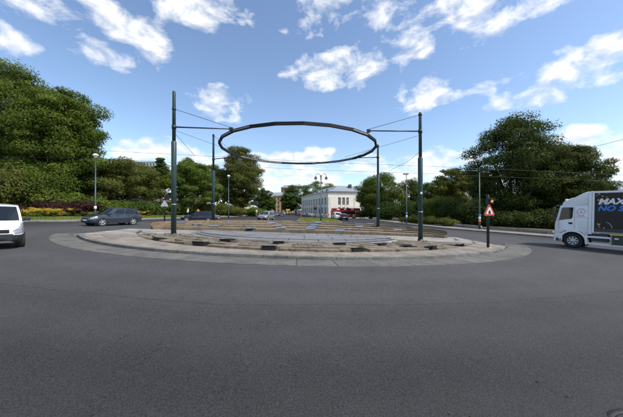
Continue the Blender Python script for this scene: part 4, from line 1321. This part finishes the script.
def hd(dx_, dy_): return math.atan2(dy_, dx_)
def settle(t):
    """tilt a vehicle to the sloping road"""
    rz = t.rotation_euler.z
    n_ = Vector((SLOPE, 0, 1)).normalized()
    fw = Vector((math.cos(rz), math.sin(rz), 0)); fw = (fw - n_ * fw.dot(n_)).normalized()
    lf_ = n_.cross(fw)
    t.rotation_euler = Matrix((fw, lf_, n_)).transposed().to_euler()
    return t
# dark estate SUV on the left
q = gpt(113.0, 25.4)
settle(car('estate_car', 'dark blue grey estate car by the left lamp post', q, hd(-.38, -.92), 'grey_blue_car', L=4.65, W=1.88, H=1.72, hood=1.04, belt=1.06, nose=.78, cowl=1.05, rf=.32, rr=-1.80, br=-2.12, R_=.38, rail=True, group='cars on the square', rim='rim'))
q = gpt(200.5, 35.2)
settle(car('estate_car', 'navy estate car half hidden by the back terrace', q, hd(-1, -.10), 'navy_car', L=4.75, W=1.82, H=1.47, hood=.92, belt=.95, nose=.66, rail=True, group='cars on the square', R_=.33))
q = gpt(266, 46.5)
settle(car('silver_car', 'silver car facing the camera at the park corner', q, hd(-.20, -.98), 'silver_car', L=4.4, W=1.8, H=1.62, hood=1.0, belt=1.0, cowl=1.15, rf=.3, rr=-1.7, group='cars on the square', R_=.33))
q = gpt(343.2, 57.5)
settle(car('dark_car', 'dark car with red tail lights driving towards the red bus', q, hd(.02, 1), 'dark_car', L=4.3, W=1.8, H=1.5, group='cars on the square', R_=.33, detail=False))
q = gpt(336.2, 62)
settle(car('white_car', 'white car left of the dark car near the bus', q, hd(-.12, 1), 'white_car', L=4.6, W=1.9, H=1.8, hood=1.1, belt=1.1, group='cars on the square', R_=.34, detail=False))
q = gpt(275.5, 92)
car('blue_car', 'small blue car in the far street behind the silver car', q, hd(.1, -1), 'blue_car', L=4.2, W=1.78, H=1.5, group='cars in the far street', R_=.32, detail=False)
q = gpt(281.0, 108)
car('dark_car', 'dark parked car farther back in the far street', q, hd(.15, -1), 'dark_car', L=4.3, W=1.8, H=1.6, group='cars in the far street', R_=.32, detail=False)

# white van at the left edge
q = Vector((-15.0, 12.2, 0)); q.z = g(q.x, q.y)
van = car('white_van', 'white van with dark bumper entering at the left picture edge', q, hd(.76, -.65), 'white_car', L=5.1, W=1.93, H=1.91, hood=1.16, nose=.86, belt=1.16, cowl=1.62, rf=.86, rr=-2.30, br=-2.42,
          wbase=3.2, fo=.90, R_=.335, rim='rim_dark', windows=((.06, .27),), roofw=.80, cat='van', grille=False, low_h=.25, bumper=True, hl=(.55, 3.7, 3.75, 5.4))
settle(van)
box('bumper', 2.44, 2.572, -.63, .63, .36, .66, 'plastic', van, .05, 3)
box('grille', 2.50, 2.566, -.52, .52, .69, .84, 'black', van, .025, 3)
for zz in (.73, .77, .81):
    box('grille_bar', 2.56, 2.575, -.47, .47, zz - .008, zz + .008, 'plastic', van)
bm = bmesh.new(); lathe(bm, [(.075, 2.56), (.075, 2.59)], 20, 'y', (0, 0, 0))
for v in bm.verts: v.co = Vector((v.co.y, v.co.x, v.co.z + .77))
bmobj('badge', bm, 'rim', van)
for s in (-1, 1):
    bm = bmesh.new(); lathe(bm, [(.07, 0), (.055, .02)], 14, 'y')
    for v in bm.verts: v.co = Vector((2.50 + v.co.y, v.co.x + s * .72, v.co.z + .46))
    bmobj('fog_lamp', bm, 'black', van)
    tubeobj('wiper', [(1.93, s * .15 + .1, 1.19), (1.70, s * .15 - .42 * 1, 1.24)], .012, 'black', van, 5)
box('lower_intake', 2.54, 2.58, -.45, .45, .40, .52, 'black', van, .02)

# ---------------------------------------------------------------- truck on the right
q = gpt(573, 17.9)
al = R(58)
hdx, hdy = -math.cos(al), math.sin(al)
trz = math.atan2(hdy, hdx)
# local: +x forward, +y left (towards the camera), origin under the left front wheel
tk = thing('box_truck', 'white truck with dark printed box body leaving at the right picture edge', 'truck', q, trz)
FX = .98               # front of cab
YL, YR = .22, -2.20    # left and right faces of the cab
bm = bmesh.new()
prism(bm, [(FX, .85), (FX + .02, 1.35), (FX - .02, 1.75), (FX - .26, 2.86), (FX - .42, 2.98), (-.86, 2.98), (-.86, .95), (-.62, .95), (-.60, 1.12), (-.40, 1.22), (.42, 1.22), (.58, 1.10), (.62, .85)], YR, YL, .05)
bmobj('cab', bm, 'truck_white', tk, True, 30)
bm = bmesh.new()
prism(bm, [(FX - .36, 2.96), (FX - .40, 3.10), (FX - .55, 3.26), (FX - .90, 3.36), (-.10, 3.46), (-.55, 3.72), (-.86, 3.84), (-.86, 2.99)], YR + .06, YL - .05, .06)
bmobj('roof_fairing', bm, 'truck_white', tk, True, 30)
bm = bmesh.new()
prism(bm, [(-.865, 1.0), (-.865, 3.80), (-1.06, 3.84), (-1.06, 1.0)], YL - .10, YL + .0, .02)
bmobj('side_deflector', bm, 'truck_white', tk)
bm = bmesh.new()
prism(bm, [(FX - .01, .36), (FX + .06, .45), (FX + .06, .82), (FX + .0, .90), (.60, .90), (.56, .60), (.60, .36)], YR - .01, YL + .012, .03)
bmobj('bumper', bm, 'truck_white', tk)
box('bumper_step', .62, .92, YL + .008, YL + .03, .40, .62, 'ground_grey', tk, .008)
box('headlight', FX - .2, FX + .075, YL - .25, YL + .02, .66, .82, 'lamp', tk, .02)
# wheel arch trim as a thick half ring
bm = bmesh.new()
N_ = 18; ra, rb2 = .60, .72
for yy in (YL - .35, YL + .03):
    pass
vo_, fo_ = [], []
for i in range(N_ + 1):
    a = R(-8) + R(196) * i / N_
    for (r_, y_) in ((ra, YL - .4), (ra, YL + .03), (rb2, YL + .03), (rb2, YL - .4)):
        vo_.append((r_ * math.cos(a), y_, .50 + r_ * math.sin(a)))
for i in range(N_):
    for j in range(4): fo_.append((i * 4 + j, i * 4 + (j + 1) % 4, i * 4 + 4 + (j + 1) % 4, i * 4 + 4 + j))
fo_.append((0, 3, 2, 1)); fo_.append((N_ * 4, N_ * 4 + 1, N_ * 4 + 2, N_ * 4 + 3))
bm.free()
obj('wheel_arch', vo_, fo_, 'truck_white', tk)
box('arch_lining', -.62, .62, YL - .75, YL - .42, .3, 1.2, 'black', tk)
box('indicator', .60, .70, YL + .012, YL + .03, 1.0, 1.06, 'orange', tk, .006)
# door: shut line frame, window, handle
bm = bmesh.new()
prism(bm, [(FX - .20, 1.86), (FX - .36, 2.70), (FX - .46, 2.77), (-.02, 2.77), (.02, 2.10), (.10, 1.98)], YL - .01, YL + .010, .0)
bmobj('side_window', bm, 'glass', tk)
for nm, x0, x1, z0, z1 in (('door_seam', -.105, -.09, 1.3, 2.86), ('door_seam', FX - .21, FX - .197, 1.3, 1.84), ('panel_seam', -.86, -.09, 2.05, 2.062), ('panel_seam', -.86, FX - .3, 2.90, 2.912)):
    box(nm, x0, x1, YL - .01, YL + .004, z0, z1, 'ground_grey', tk)
box('door_handle', .02, .26, YL, YL + .03, 1.62, 1.74, 'black', tk, .015)
box('windscreen', FX - .22, FX - .10, YR + .12, YL - .10, 1.9, 2.75, 'glass', tk, .03)
# sun visor, mirrors, roof lamps
box('sun_visor', FX - .34, FX - .02, YR + .1, YL - .06, 2.84, 2.93, 'glass', tk, .02)
tubeobj('mirror_arm', [(FX - .20, YL - .02, 2.88), (FX + .02, YL + .16, 2.84), (FX + .02, YL + .16, 1.9), (FX - .14, YL, 1.84)], .02, 'black', tk, 6)
box('mirror', FX - .05, FX + .09, YL + .06, YL + .28, 2.28, 2.78, 'ground_grey', tk, .03)
box('mirror', FX - .05, FX + .09, YL + .06, YL + .28, 1.95, 2.22, 'ground_grey', tk, .03)
for q_ in range(3):
    box('roof_lamp', FX - .60 - .04, FX - .60 + .10, YL - .25 - q_ * .35, YL - .10 - q_ * .35, 3.25, 3.36, 'lamp', tk, .02)
tubeobj('lamp_bar', [(FX - .5, YL - .1, 3.24), (FX - .5, YR + .2, 3.24)], .025, 'galv', tk, 6)
# chassis, tank, guard rail, steps
box('chassis', -9.5, -.4, YL - 1.6, YL - .75, .72, .98, 'black', tk)
box('under_panel', -1.9, -1.0, YL - .6, YL - .12, .55, 1.05, 'ground_grey', tk, .02)
for z0, z1, x1, x0 in ((.78, .90, -.74, -2.10), (.34, .46, -.74, -2.8)):
    box('side_rail', x0, x1, YL - .06, YL - .015, z0, z1, 'truck_white', tk, .01)
box('rail_post', -.84, -.72, YL - .05, YL - .0, .30, 1.15, 'truck_white', tk, .02)
box('toolbox', -3.3, -2.10, YL - .55, YL + .0, .42, .98, 'ground_grey', tk, .03)
box('toolbox_edge', -2.12, -2.06, YL - .53, YL + .012, .40, 1.0, 'galv', tk)
box('toolbox_badge', -2.45, -2.25, YL + .0, YL + .012, .78, .86, 'signwhite', tk)
box('yellow_hoist', -3.2, -2.0, YL - .12, YL + .03, 1.02, 1.10, 'yellow', tk, .02)
box('yellow_hoist', -3.1, -2.15, YL - .10, YL + .02, 1.14, 1.22, 'yellow', tk, .02)
# box body
bm = bmesh.new(); bbox(bm, -10.0, -1.10, YR - .04, YL + .02, 1.16, 3.78, .02); bmobj('box_body', bm, 'truck_dark', tk)
box('corner_post', -1.20, -1.075, YL - .08, YL + .045, 1.12, 3.82, 'truck_white', tk, .02)
box('roof_rail', -10.0, -1.20, YL - .06, YL + .045, 3.70, 3.82, 'truck_white', tk, .02)
box('bottom_rail', -10.0, -1.20, YL - .05, YL + .04, 1.14, 1.20, 'galv', tk, .01)
box('lower_panel', -10.0, -1.21, YL + .0, YL + .032, 1.21, 1.42, 'ground_grey', tk)
for x in (0, -4.6, -5.9):
    wheel(tk, x, YL - .17, .50, .30, 'rim', 8, 1, .58)
    wheel(tk, x, YR + .17, .50, .30, 'rim', 8, -1, .58)
bm = bmesh.new(); lathe(bm, [(.13, YL - .06), (.11, YL + .02), (.05, YL + .04)], 14, 'y', (0, 0, .5)); bmobj('hub', bm, 'rim', tk)
# printed lettering
def text(name, s, size, x, z, y, m_, parent, shear=.25, off=.0):
    cu = bpy.data.curves.new(name, 'FONT'); cu.body = s; cu.size = size; cu.shear = shear; cu.offset = off; cu.extrude = .002
    to = bpy.data.objects.new(name + '_tmp', cu); col.objects.link(to)
    dg = bpy.context.evaluated_depsgraph_get()
    me = bpy.data.meshes.new_from_object(to.evaluated_get(dg))
    bpy.data.objects.remove(to)
    me.materials.clear(); me.materials.append(M[m_])
    o = link(name, me, parent)
    # seen from +y looking to -y: text runs towards -x
    o.matrix_local = Matrix(((-1, 0, 0, x), (0, 0, 1, y), (0, 1, 0, z), (0, 0, 0, 1)))
    return o
text('lettering', 'MAX TASTE', .50, -1.38, 2.98, YL + .026, 'white', tk, .28, .020)
text('lettering', 'NO SUGAR', .46, -1.36, 2.56, YL + .026, 'truck_blue', tk, .28, .016)
text('lettering', 'hydrogen', .13, -1.75, 2.36, YL + .026, 'signback', tk, 0, .002) if False else None
# printed splashes on the dark box
bm = bmesh.new(); r2 = random.Random(5)
for k_ in range(26):
    cx_ = -1.30 - abs(r2.gauss(0, .35)); cz_ = r2.choice([3.35, 3.1, 3.55, 1.75, 1.6]) + r2.uniform(-.15, .15); s_ = r2.uniform(.02, .07)
    lathe(bm, [(s_, YL + .021), (s_ * .8, YL + .0255)], 8, 'y', (cx_, 0, cz_))
tag(bmobj('printed_bubbles', bm, 'bronze', tk), None, None, kind='stuff')
bm = bmesh.new()
for k_ in range(22):
    a = R(100 + k_ * 3.4); rr_ = .42
    cx_, cz_ = -1.75 + rr_ * math.cos(a) * .9, 1.42 + rr_ * math.sin(a)
    bbox(bm, cx_ - .02, cx_ + .02, YL + .021, YL + .0255, cz_ - .009, cz_ + .009)
bmobj('printed_glint', bm, 'signback', tk)
# wreath emblem on the cab side
bm = bmesh.new()
def flatring(cx_, cz_, r0, r1, a0, a1, n=24):
    for i in range(n):
        a, b = R(a0 + (a1 - a0) * i / n), R(a0 + (a1 - a0) * (i + 1) / n)
        q4 = [bm.verts.new((cx_ + r_ * math.cos(w2), YL + .006, cz_ + r_ * math.sin(w2))) for (r_, w2) in ((r0, a), (r1, a), (r1, b), (r0, b))]
        bm.faces.new(q4)
ex_, ez_ = -.47, 2.44
flatring(ex_, ez_, .185, .205, 0, 360)
for k_ in range(3):
    a = R(90 + 120 * k_)
    tip_ = (ex_ + .18 * math.cos(a), ez_ + .18 * math.sin(a))
    pL = (ex_ + .025 * math.cos(a + 1.57), ez_ + .025 * math.sin(a + 1.57)); pR = (ex_ - .025 * math.cos(a + 1.57), ez_ - .025 * math.sin(a + 1.57))
    bm.faces.new([bm.verts.new((p_[0], YL + .007, p_[1])) for p_ in (pL, tip_, pR)])
for k_ in range(14):
    a = R(-60 + k_ * 300 / 13 - 60)
    cx_, cz_ = ex_ + .265 * math.cos(a), ez_ + .25 * math.sin(a)
    bbox(bm, cx_ - .028, cx_ + .028, YL + .003, YL + .008, cz_ - .018, cz_ + .018)
for k_ in range(6):
    bbox(bm, ex_ - .24 + k_ * .085, ex_ - .19 + k_ * .085, YL + .003, YL + .008, ez_ - .30, ez_ - .262)
tag(bmobj('wreath_emblem', bm, 'emblem', tk), None, None, kind='stuff')
for ch in tk.children:
    if ch.name.startswith('wheel') and ch.type == 'EMPTY': ch.location.x *= .84
    elif ch.name.startswith(('wheel_arch', 'hub', 'arch_lining')): pass
    elif ch.name.startswith('lettering'): ch.location.x *= .84
    else:
        for v_ in ch.data.vertices: v_.co.x *= .84 if v_.co.x < .3 else .93
settle(tk)

# ---------------------------------------------------------------- red bus
q = gpt(345.5, 96)
bs = thing('sightseeing_bus', 'red double deck sightseeing bus before the white building', 'bus', q, R(4))
bm = bmesh.new(); bbox(bm, -5.3, 5.3, -1.25, 1.25, .35, 2.95, .12, 3); bmobj('body', bm, 'red_bus', bs)
bm = bmesh.new(); bbox(bm, -5.1, 5.2, -1.2, 1.2, 2.96, 3.75, .06); bmobj('upper_side', bm, 'red_bus', bs)
for i in range(7):
    box('window', -4.9 + i * 1.4, -3.65 + i * 1.4, -1.28, -1.25, 1.45, 2.35, 'glass', bs)
for i in range(6):
    box('upper_window', -4.7 + i * 1.3, -3.75 + i * 1.3, -1.225, -1.20, 3.1, 3.6, 'signwhite' if i % 2 else 'glass', bs)
v = [(2.2, -1.262, .5), (3.2, -1.262, .5), (5.0, -1.262, 2.7), (3.4, -1.262, 2.7)]
obj('yellow_stripe', v + [(a, b + .01, c) for a, b, c in v], [(0, 1, 2, 3), (7, 6, 5, 4), (0, 4, 5, 1), (1, 5, 6, 2), (2, 6, 7, 3), (3, 7, 4, 0)], 'yellow', bs)
box('orange_band', -4.6, 1.8, -1.27, -1.252, 1.05, 1.4, 'orange', bs)
for x in (-3.4, 3.0):
    wheel(bs, x, -1.12, .48, .28, 'rim_dark', 6, -1); wheel(bs, x, 1.12, .48, .28, 'rim_dark', 6, 1)

# ---------------------------------------------------------------- white building
BC = Vector(((328 - 311.5) / F * 110, 110, 0)); BC.z = g(BC.x, BC.y)
ba = math.atan2(12.9, 46)
wb2 = thing('neoclassical_building', 'cream two storey neoclassical building with slate roof beyond the lawn', 'building', BC, ba)
BL, BW, BH = 48.0, 34.0, 11.2
box('wall', .3, BW - .3, .3, BL - .3, -.6, BH - .1, 'cream', wb2)
def facade(length, wins, face):
    """piers, bands and recessed windows; face 'f' = front (along x at y=0), 'l' = left (along y at x=0)"""
    def bx(nm, a0, a1, z0, z1, d0, d1, m_, par=wb2):
        return box(nm, a0, a1, d0, d1, z0, z1, m_, par) if face == 'f' else box(nm, d0, d1, a0, a1, z0, z1, m_, par)
    edges = [0.003 if face == 'l' else 0.0] + [e for a, b in wins for e in (a, b)] + [length]
    for i in range(0, len(edges), 2):
        bx('pier', edges[i], edges[i + 1], 1.3, BH - 2.6, 0.0, .5, 'cream')
    for z0, z1, dd in ((-.6, 1.3, -.12), (4.35, 5.45, -.04), (BH - 2.6, BH - 1.3, -.02), (BH - 1.3, BH - .55, -.10), (BH - .55, BH - .25, -.35), (BH - .25, BH, -.55)):
        bx('band', dd if face == 'f' else dd + .006, length - (0 if face == 'f' else .01), z0, z1, dd, .5, 'cream_d' if z0 < 0 or z0 > BH - .6 else 'cream')
    for a, b in wins:
        for z0, z1 in ((1.3, 4.35), (5.45, BH - 2.6)):
            w_ = bx('window', a + .002, b - .002, z0 + .002, z1 - .002, .26, .29, 'winglass')
            for e in (a + (b - a) / 2,):
                bx('mullion', e - .05, e + .05, z0 + .01, z1 - .01, .20, .262, 'cream_d')
            bx('sill', a - .06, b + .06, z0 - .10, z0 + .06, -.09, .24, 'cream_d')
            bx('transom', a + .01, b - .01, z0 + (z1 - z0) * .62, z0 + (z1 - z0) * .62 + .09, .205, .258, 'cream_d')
    for a in [0.15, length - 1.35] + [ (wins[i][1] + wins[i + 1][0]) / 2 - .35 for i in range(len(wins) - 1)]:
        wdt = 1.2 if a < 1 or a > length - 2 else .7
        bx('pilaster', a, a + wdt, 1.31, BH - 2.61, -.10, .002, 'cream_d')
facade(BL, [(2.6 + i * 4.45, 4.6 + i * 4.45) for i in range(10)], 'l')
facade(BW, [(4.6, 5.7), (6.5, 7.6), (8.4, 9.5), (15.2, 16.3), (17.1, 18.2), (19.0, 20.1), (26, 27.1), (28, 29.1)], 'f')
def hip(x0, x1, y0, y1, z0, z1, ins, name, m_, par):
    v = [(x0, y0, z0), (x1, y0, z0), (x1, y1, z0), (x0, y1, z0), (x0 + ins, y0 + ins, z1), (x1 - ins, y0 + ins, z1), (x1 - ins, y1 - ins, z1), (x0 + ins, y1 - ins, z1)]
    return obj(name, v, [(0, 1, 5, 4), (1, 2, 6, 5), (2, 3, 7, 6), (3, 0, 4, 7), (4, 5, 6, 7), (3, 2, 1, 0)], m_, par)
rf_ = hip(-.7, BW + .7, -.7, BL + .7, BH + .02, BH + 1.9, 7.5, 'roof', 'slate', wb2)
hip(5.0, BW - 4, 6.5, BL - 8, BH + 1.5, BH + 3.4, 3.5, 'raised_roof', 'slate', wb2)
box('chimney', 13, 14.3, 7.5, 8.8, BH + 1.2, BH + 3.9, 'ground_grey', rf_)
box('chimney', 24, 25.2, 9, 10.2, BH + 1.2, BH + 3.7, 'ground_grey', rf_)
for i in range(4):
    box('roof_hatch', 1.5, 2.4, 6 + i * 8, 7 + i * 8, BH + .5, BH + 1.3, 'ground_grey', rf_)

# ---------------------------------------------------------------- other far buildings
def block(name, label, px0, px1, D, depth, top_y, wall, roof, cols, rows_, wm_='winglass', rz=0.0, roofh=2.5):
    x0 = (px0 - 311.5) / F * D; x1 = (px1 - 311.5) / F * D
    z = g((x0 + x1) / 2, D)
    H = CAMZ + (210 - top_y) / F * D - z
    t = thing(name, label, 'building', ((x0 + x1) / 2, D, z), rz, 'buildings in the distance')
    W_ = x1 - x0
    box('wall', -W_ / 2, W_ / 2, 0, depth, -1, H, wall, t)
    ww = W_ / cols; hh = (H - 1.0) / rows_
    for i in range(cols):
        for j in range(rows_):
            a = -W_ / 2 + ww * i
            o = box('window', a + ww * .27, a + ww * .73, -.05, -.01, 1.2 + hh * j, 1.2 + hh * j + hh * .58, wm_, t)
            box('sill', a + ww * .22, a + ww * .78, -.16, -.003, 1.2 + hh * j - .16, 1.2 + hh * j - .02, wall, o)
    # windows on the flank that looks to the street
    for s in (1,):
        for i in range(4):
            for j in range(rows_):
                y0 = depth * (i + .3) / 4
                box('window', s * W_ / 2 + .01, s * W_ / 2 + .05, y0, y0 + depth * .1, 1.2 + hh * j, 1.2 + hh * j + hh * .58, wm_, t)
    box('cornice', -W_ / 2 - .4, W_ / 2 + .4, -.4, depth + .4, H + .003, H + .4, wall, t)
    if roof: hip(-W_ / 2 - .3, W_ / 2 + .3, -.3, depth + .3, H + .41, H + .41 + roofh, min(W_, depth) * .3, 'roof', roof, t)
    return t
block('street_building', 'tan plastered street building with dark windows at the far street end', 270, 287, 190, 30, 196, 'plaster_tan', 'slate', 5, 4)
block('street_building', 'pale grey street building behind the park end trees', 258, 268.5, 170, 26, 191, 'plaster_grey', None, 4, 6)
block('street_building', 'brick red building rising behind the tan street building', 281, 292, 240, 25, 188, 'brick', 'slate', 4, 5)
block('street_building', 'dark low building across the far street end', 266, 283, 260, 20, 203, 'plaster_grey', 'slate', 6, 3)
block('tower_block', 'white flat roofed block peeking over the park trees', 137, 158, 150, 18, 162, 'plaster_white', None, 7, 12, roofh=0)
block('villa', 'grey roofed house above the truck at the right picture edge', 612, 660, 90, 20, 190, 'plaster_white', 'slate', 5, 3, roofh=3.2)
for k_, (px, D, top, half, lab, leaf) in enumerate([(296, 175, 183, 15, 'broad far tree left of the white building', 'deep'), (315, 185, 180, 15, 'far tree rising behind the roof of the white building', 'oak'),
                         (330, 190, 183, 14, 'far tree over the middle of the white building roof', 'olive'), (268.5, 135, 196, 8, 'small round street tree before the grey street building', 'deep'), (289, 160, 192, 9, 'small far tree at the left end of the white building', 'deep')]):
    b = gpt(px, D); H = CAMZ + (210 - top) / F * D - b.z
    tree('street_tree', lab, b, H, half / F * D, half / F * D * .8, 2.2, leaf, 9000, .42, 60 + k_, group='trees in the far street', shape='dome', nclump=40)

# ---------------------------------------------------------------- people
def person_mesh(seed):
    rg = random.Random(seed)
    st = rg.uniform(.05, .16); ar = rg.uniform(.02, .12)
    P = {'pel': (0, 0, .95), 'wai': (0, 0, 1.10), 'che': (0, 0, 1.32), 'nek': (0, 0, 1.48), 'hd0': (0, .015, 1.58), 'hd1': (0, .01, 1.70),
         'hL': (.09, 0, .90), 'kL': (.10, st * .6, .49), 'aL': (.10, -st * .3, .09), 'fL': (.11, st * .3 + .12, .04),
         'hR': (-.09, 0, .90), 'kR': (-.10, -st * .2, .49), 'aR': (-.10, -st, .09), 'fR': (-.11, -st + .14, .04),
         'sL': (.18, 0, 1.41), 'eL': (.25, -ar, 1.13), 'wL': (.26, ar, .90), 'mL': (.26, ar + .03, .80),
         'sR': (-.18, 0, 1.41), 'eR': (-.25, ar, 1.13), 'wR': (-.26, ar + .06, .90), 'mR': (-.26, ar + .09, .80)}
    rad = {'pel': (.15, .11), 'wai': (.135, .10), 'che': (.16, .11), 'nek': (.055, .055), 'hd0': (.075, .085), 'hd1': (.075, .09),
           'hL': (.085, .085), 'kL': (.058, .06), 'aL': (.042, .045), 'fL': (.04, .03), 'hR': (.085, .085), 'kR': (.058, .06), 'aR': (.042, .045), 'fR': (.04, .03),
           'sL': (.058, .058), 'eL': (.043, .043), 'wL': (.032, .032), 'mL': (.036, .025), 'sR': (.058, .058), 'eR': (.043, .043), 'wR': (.032, .032), 'mR': (.036, .025)}
    E = [('pel', 'wai'), ('wai', 'che'), ('che', 'nek'), ('nek', 'hd0'), ('hd0', 'hd1'), ('pel', 'hL'), ('hL', 'kL'), ('kL', 'aL'), ('aL', 'fL'), ('pel', 'hR'), ('hR', 'kR'), ('kR', 'aR'), ('aR', 'fR'),
         ('che', 'sL'), ('sL', 'eL'), ('eL', 'wL'), ('wL', 'mL'), ('che', 'sR'), ('sR', 'eR'), ('eR', 'wR'), ('wR', 'mR')]
    keys = list(P); ix = {k_: i for i, k_ in enumerate(keys)}
    me = bpy.data.meshes.new('person_skin'); me.from_pydata([P[k_] for k_ in keys], [(ix[a], ix[b]) for a, b in E], [])
    o = bpy.data.objects.new('person_tmp', me); col.objects.link(o)
    mo = o.modifiers.new('skin', 'SKIN'); mo.use_smooth_shade = True
    for i, k_ in enumerate(keys):
        me.skin_vertices[0].data[i].radius = rad[k_]; me.skin_vertices[0].data[i].use_root = (k_ == 'pel')
    s2 = o.modifiers.new('sub', 'SUBSURF'); s2.levels = 1; s2.render_levels = 1
    dg = bpy.context.evaluated_depsgraph_get()
    out = bpy.data.meshes.new_from_object(o.evaluated_get(dg))
    bpy.data.objects.remove(o)
    out.materials.clear()
    for _ in range(4): out.materials.append(M['skin'])
    for p in out.polygons:
        z = p.center.z; x = abs(p.center.x)
        if z > 1.66 or (z > 1.56 and p.center.y < -.02): p.material_index = 3
        elif z > 1.49 or (x > .2 and z < .92): p.material_index = 0
        elif z > .93 : p.material_index = 1
        elif z > .06: p.material_index = 2
        else: p.material_index = 3
    return out
PM = [person_mesh(s) for s in range(4)]
TOPS = {'white': (.7, .7, .68), 'red': (.5, .03, .03), 'navy': (.02, .03, .08), 'light blue': (.25, .40, .62), 'grey': (.25, .25, .26), 'black': (.015, .015, .016), 'orange': (.6, .2, .04), 'beige': (.5, .42, .3)}
BOTS = {'black': (.014, .014, .016), 'blue': (.04, .07, .16), 'khaki': (.30, .24, .15), 'grey': (.16, .16, .17)}
CM = {}
def cmat(n, c):
    if n not in CM: CM[n] = mat('cloth_' + n.replace(' ', '_'), c, .85, var=.15, scale=9)
    return CM[n]
def person(p, h, rz, top, bot, label, group, mi):
    o = link('person', PM[mi % 4])
    o.location = p; o.rotation_euler = (0, 0, rz); o.scale = (h / 1.78,) * 3
    for i, m_ in enumerate((M['skin'], cmat('top_' + top, TOPS[top]), cmat('bot_' + bot, BOTS[bot]), M['hair'])):
        o.material_slots[i].link = 'OBJECT'; o.material_slots[i].material = m_
    return tag(o, label, 'person', group)
p1 = park_pt(188, 45.5); person(p1, 1.78, 2.0, 'white', 'black', 'person in white top standing by the lawn above the navy car bonnet', None, 0)
p2 = park_pt(198, 45.2); person(p2, 1.70, .6, 'orange', 'blue', 'person in orange top standing by the lawn above the navy car roof', None, 1)
rp = random.Random(21)
combos = [(a, b) for a in TOPS for b in BOTS]; rp.shuffle(combos)
spots = [(298.5 + i * 1.42, rp.uniform(96, 107)) for i in range(22)] + [(347 + i * 2.0, rp.uniform(84, 92)) for i in range(10)]
for i, (px, D) in enumerate(spots):
    a, b = combos[i]
    where = 'in crowd beside the white building' if i < 22 else 'in crowd by the red bus'
    person(gpt(px + rp.uniform(-.5, .5), D), rp.uniform(1.62, 1.86), rp.uniform(0, 6.28), a, b, 'person in %s top and %s trousers %s' % (a, b, where), 'crowd before the white building', i)
person(gpt(284.5, 92), 1.75, 0, 'white', 'blue', 'person in white top crossing the far street', None, 2)
person(park_pt(256.5, 62), 1.75, 0, 'white', 'khaki', 'person in white top on the park path behind the silver car', None, 3)

# ---------------------------------------------------------------- small ground details
# weeds in the joints and at pole feet
rg = random.Random(33)
cl = []
for k_ in range(46):
    t_ = R(rg.uniform(195, 345)); p = bed_o(t_); cl.append(((p.x, p.y, g(p.x, p.y) + min(.19, sink(p.y, .26))), (rg.uniform(.06, .2), rg.uniform(.06, .2), rg.uniform(.04, .13))))
for k_ in range(34):
    t_ = R(rg.uniform(200, 340)); p = bed_o(t_).lerp(bed_i(t_), rg.random()); s_ = rg.uniform(.08, .2); cl.append(((p.x, p.y, g(p.x, p.y) + sink(p.y, .33)), (s_, s_, rg.uniform(.05, .16))))
for (px, py) in ((149, 235), (173, 237), (420, 242), (455, 240), (196, 241), (356, 251), (232, 242), (205, 240)):
    p = onground(px, py, .12)
    for _ in range(4): cl.append(((p.x + rg.uniform(-.4, .4), p.y + rg.uniform(-.2, .2), g(p.x, p.y) + sink(p.y, .30) + .03), (.16, .16, .12)))
for k_ in range(40):
    t_ = R(rg.uniform(8, 172)); q_ = tcv(rg.randrange(5))(t_); cl.append(((q_.x, q_.y, g(q_.x, q_.y) + .45), (.2, .12, .08)))
for k_ in range(26):
    t_ = R(rg.uniform(200, 340)); p = krb_o(t_); cl.append(((p.x, p.y, g(p.x, p.y) + .03), (.10, .10, .05)))
tag(leaves('weeds', cl, 5200, .035, M['weed'], None, 71, shell=.1, up=.0, aspect=.3), 'small weeds growing in joints of the stone island', 'weeds', kind='stuff')
# manhole cover at the lower right
mh = thing('manhole_cover', 'dark iron manhole cover in the asphalt at the lower right corner', 'manhole cover', (3.32, 2.42, g(3.32, 2.42)), .4)
bm = bmesh.new(); lathe(bm, [(.40, -.05), (.40, .006), (.345, .010), (.34, .0)], 36); bmobj('frame', bm, 'iron', mh)
bm = bmesh.new(); lathe(bm, [(.335, -.05), (.335, .010), (.32, .013)], 36)
for i in range(-4, 5):
    for j in range(-4, 5):
        if (i * i + j * j) * .0045 < .085: bbox(bm, i * .067 - .02, i * .067 + .02, j * .067 - .02, j * .067 + .02, .012, .018)
bmobj('lid', bm, 'iron', mh)
# fallen leaves and grit on the asphalt
cl = [((x, y, g(x, y) + .012), (.004, .004, .002)) for x, y in [(rg.uniform(-8, 8), rg.uniform(2.6, 9)) for _ in range(45)]]
tag(leaves('fallen_leaves', cl, 45, .022, LEAF['autumn'], None, 72, shell=.1, up=4), 'few small dry leaves and grit lying on the asphalt', 'leaves', kind='stuff')
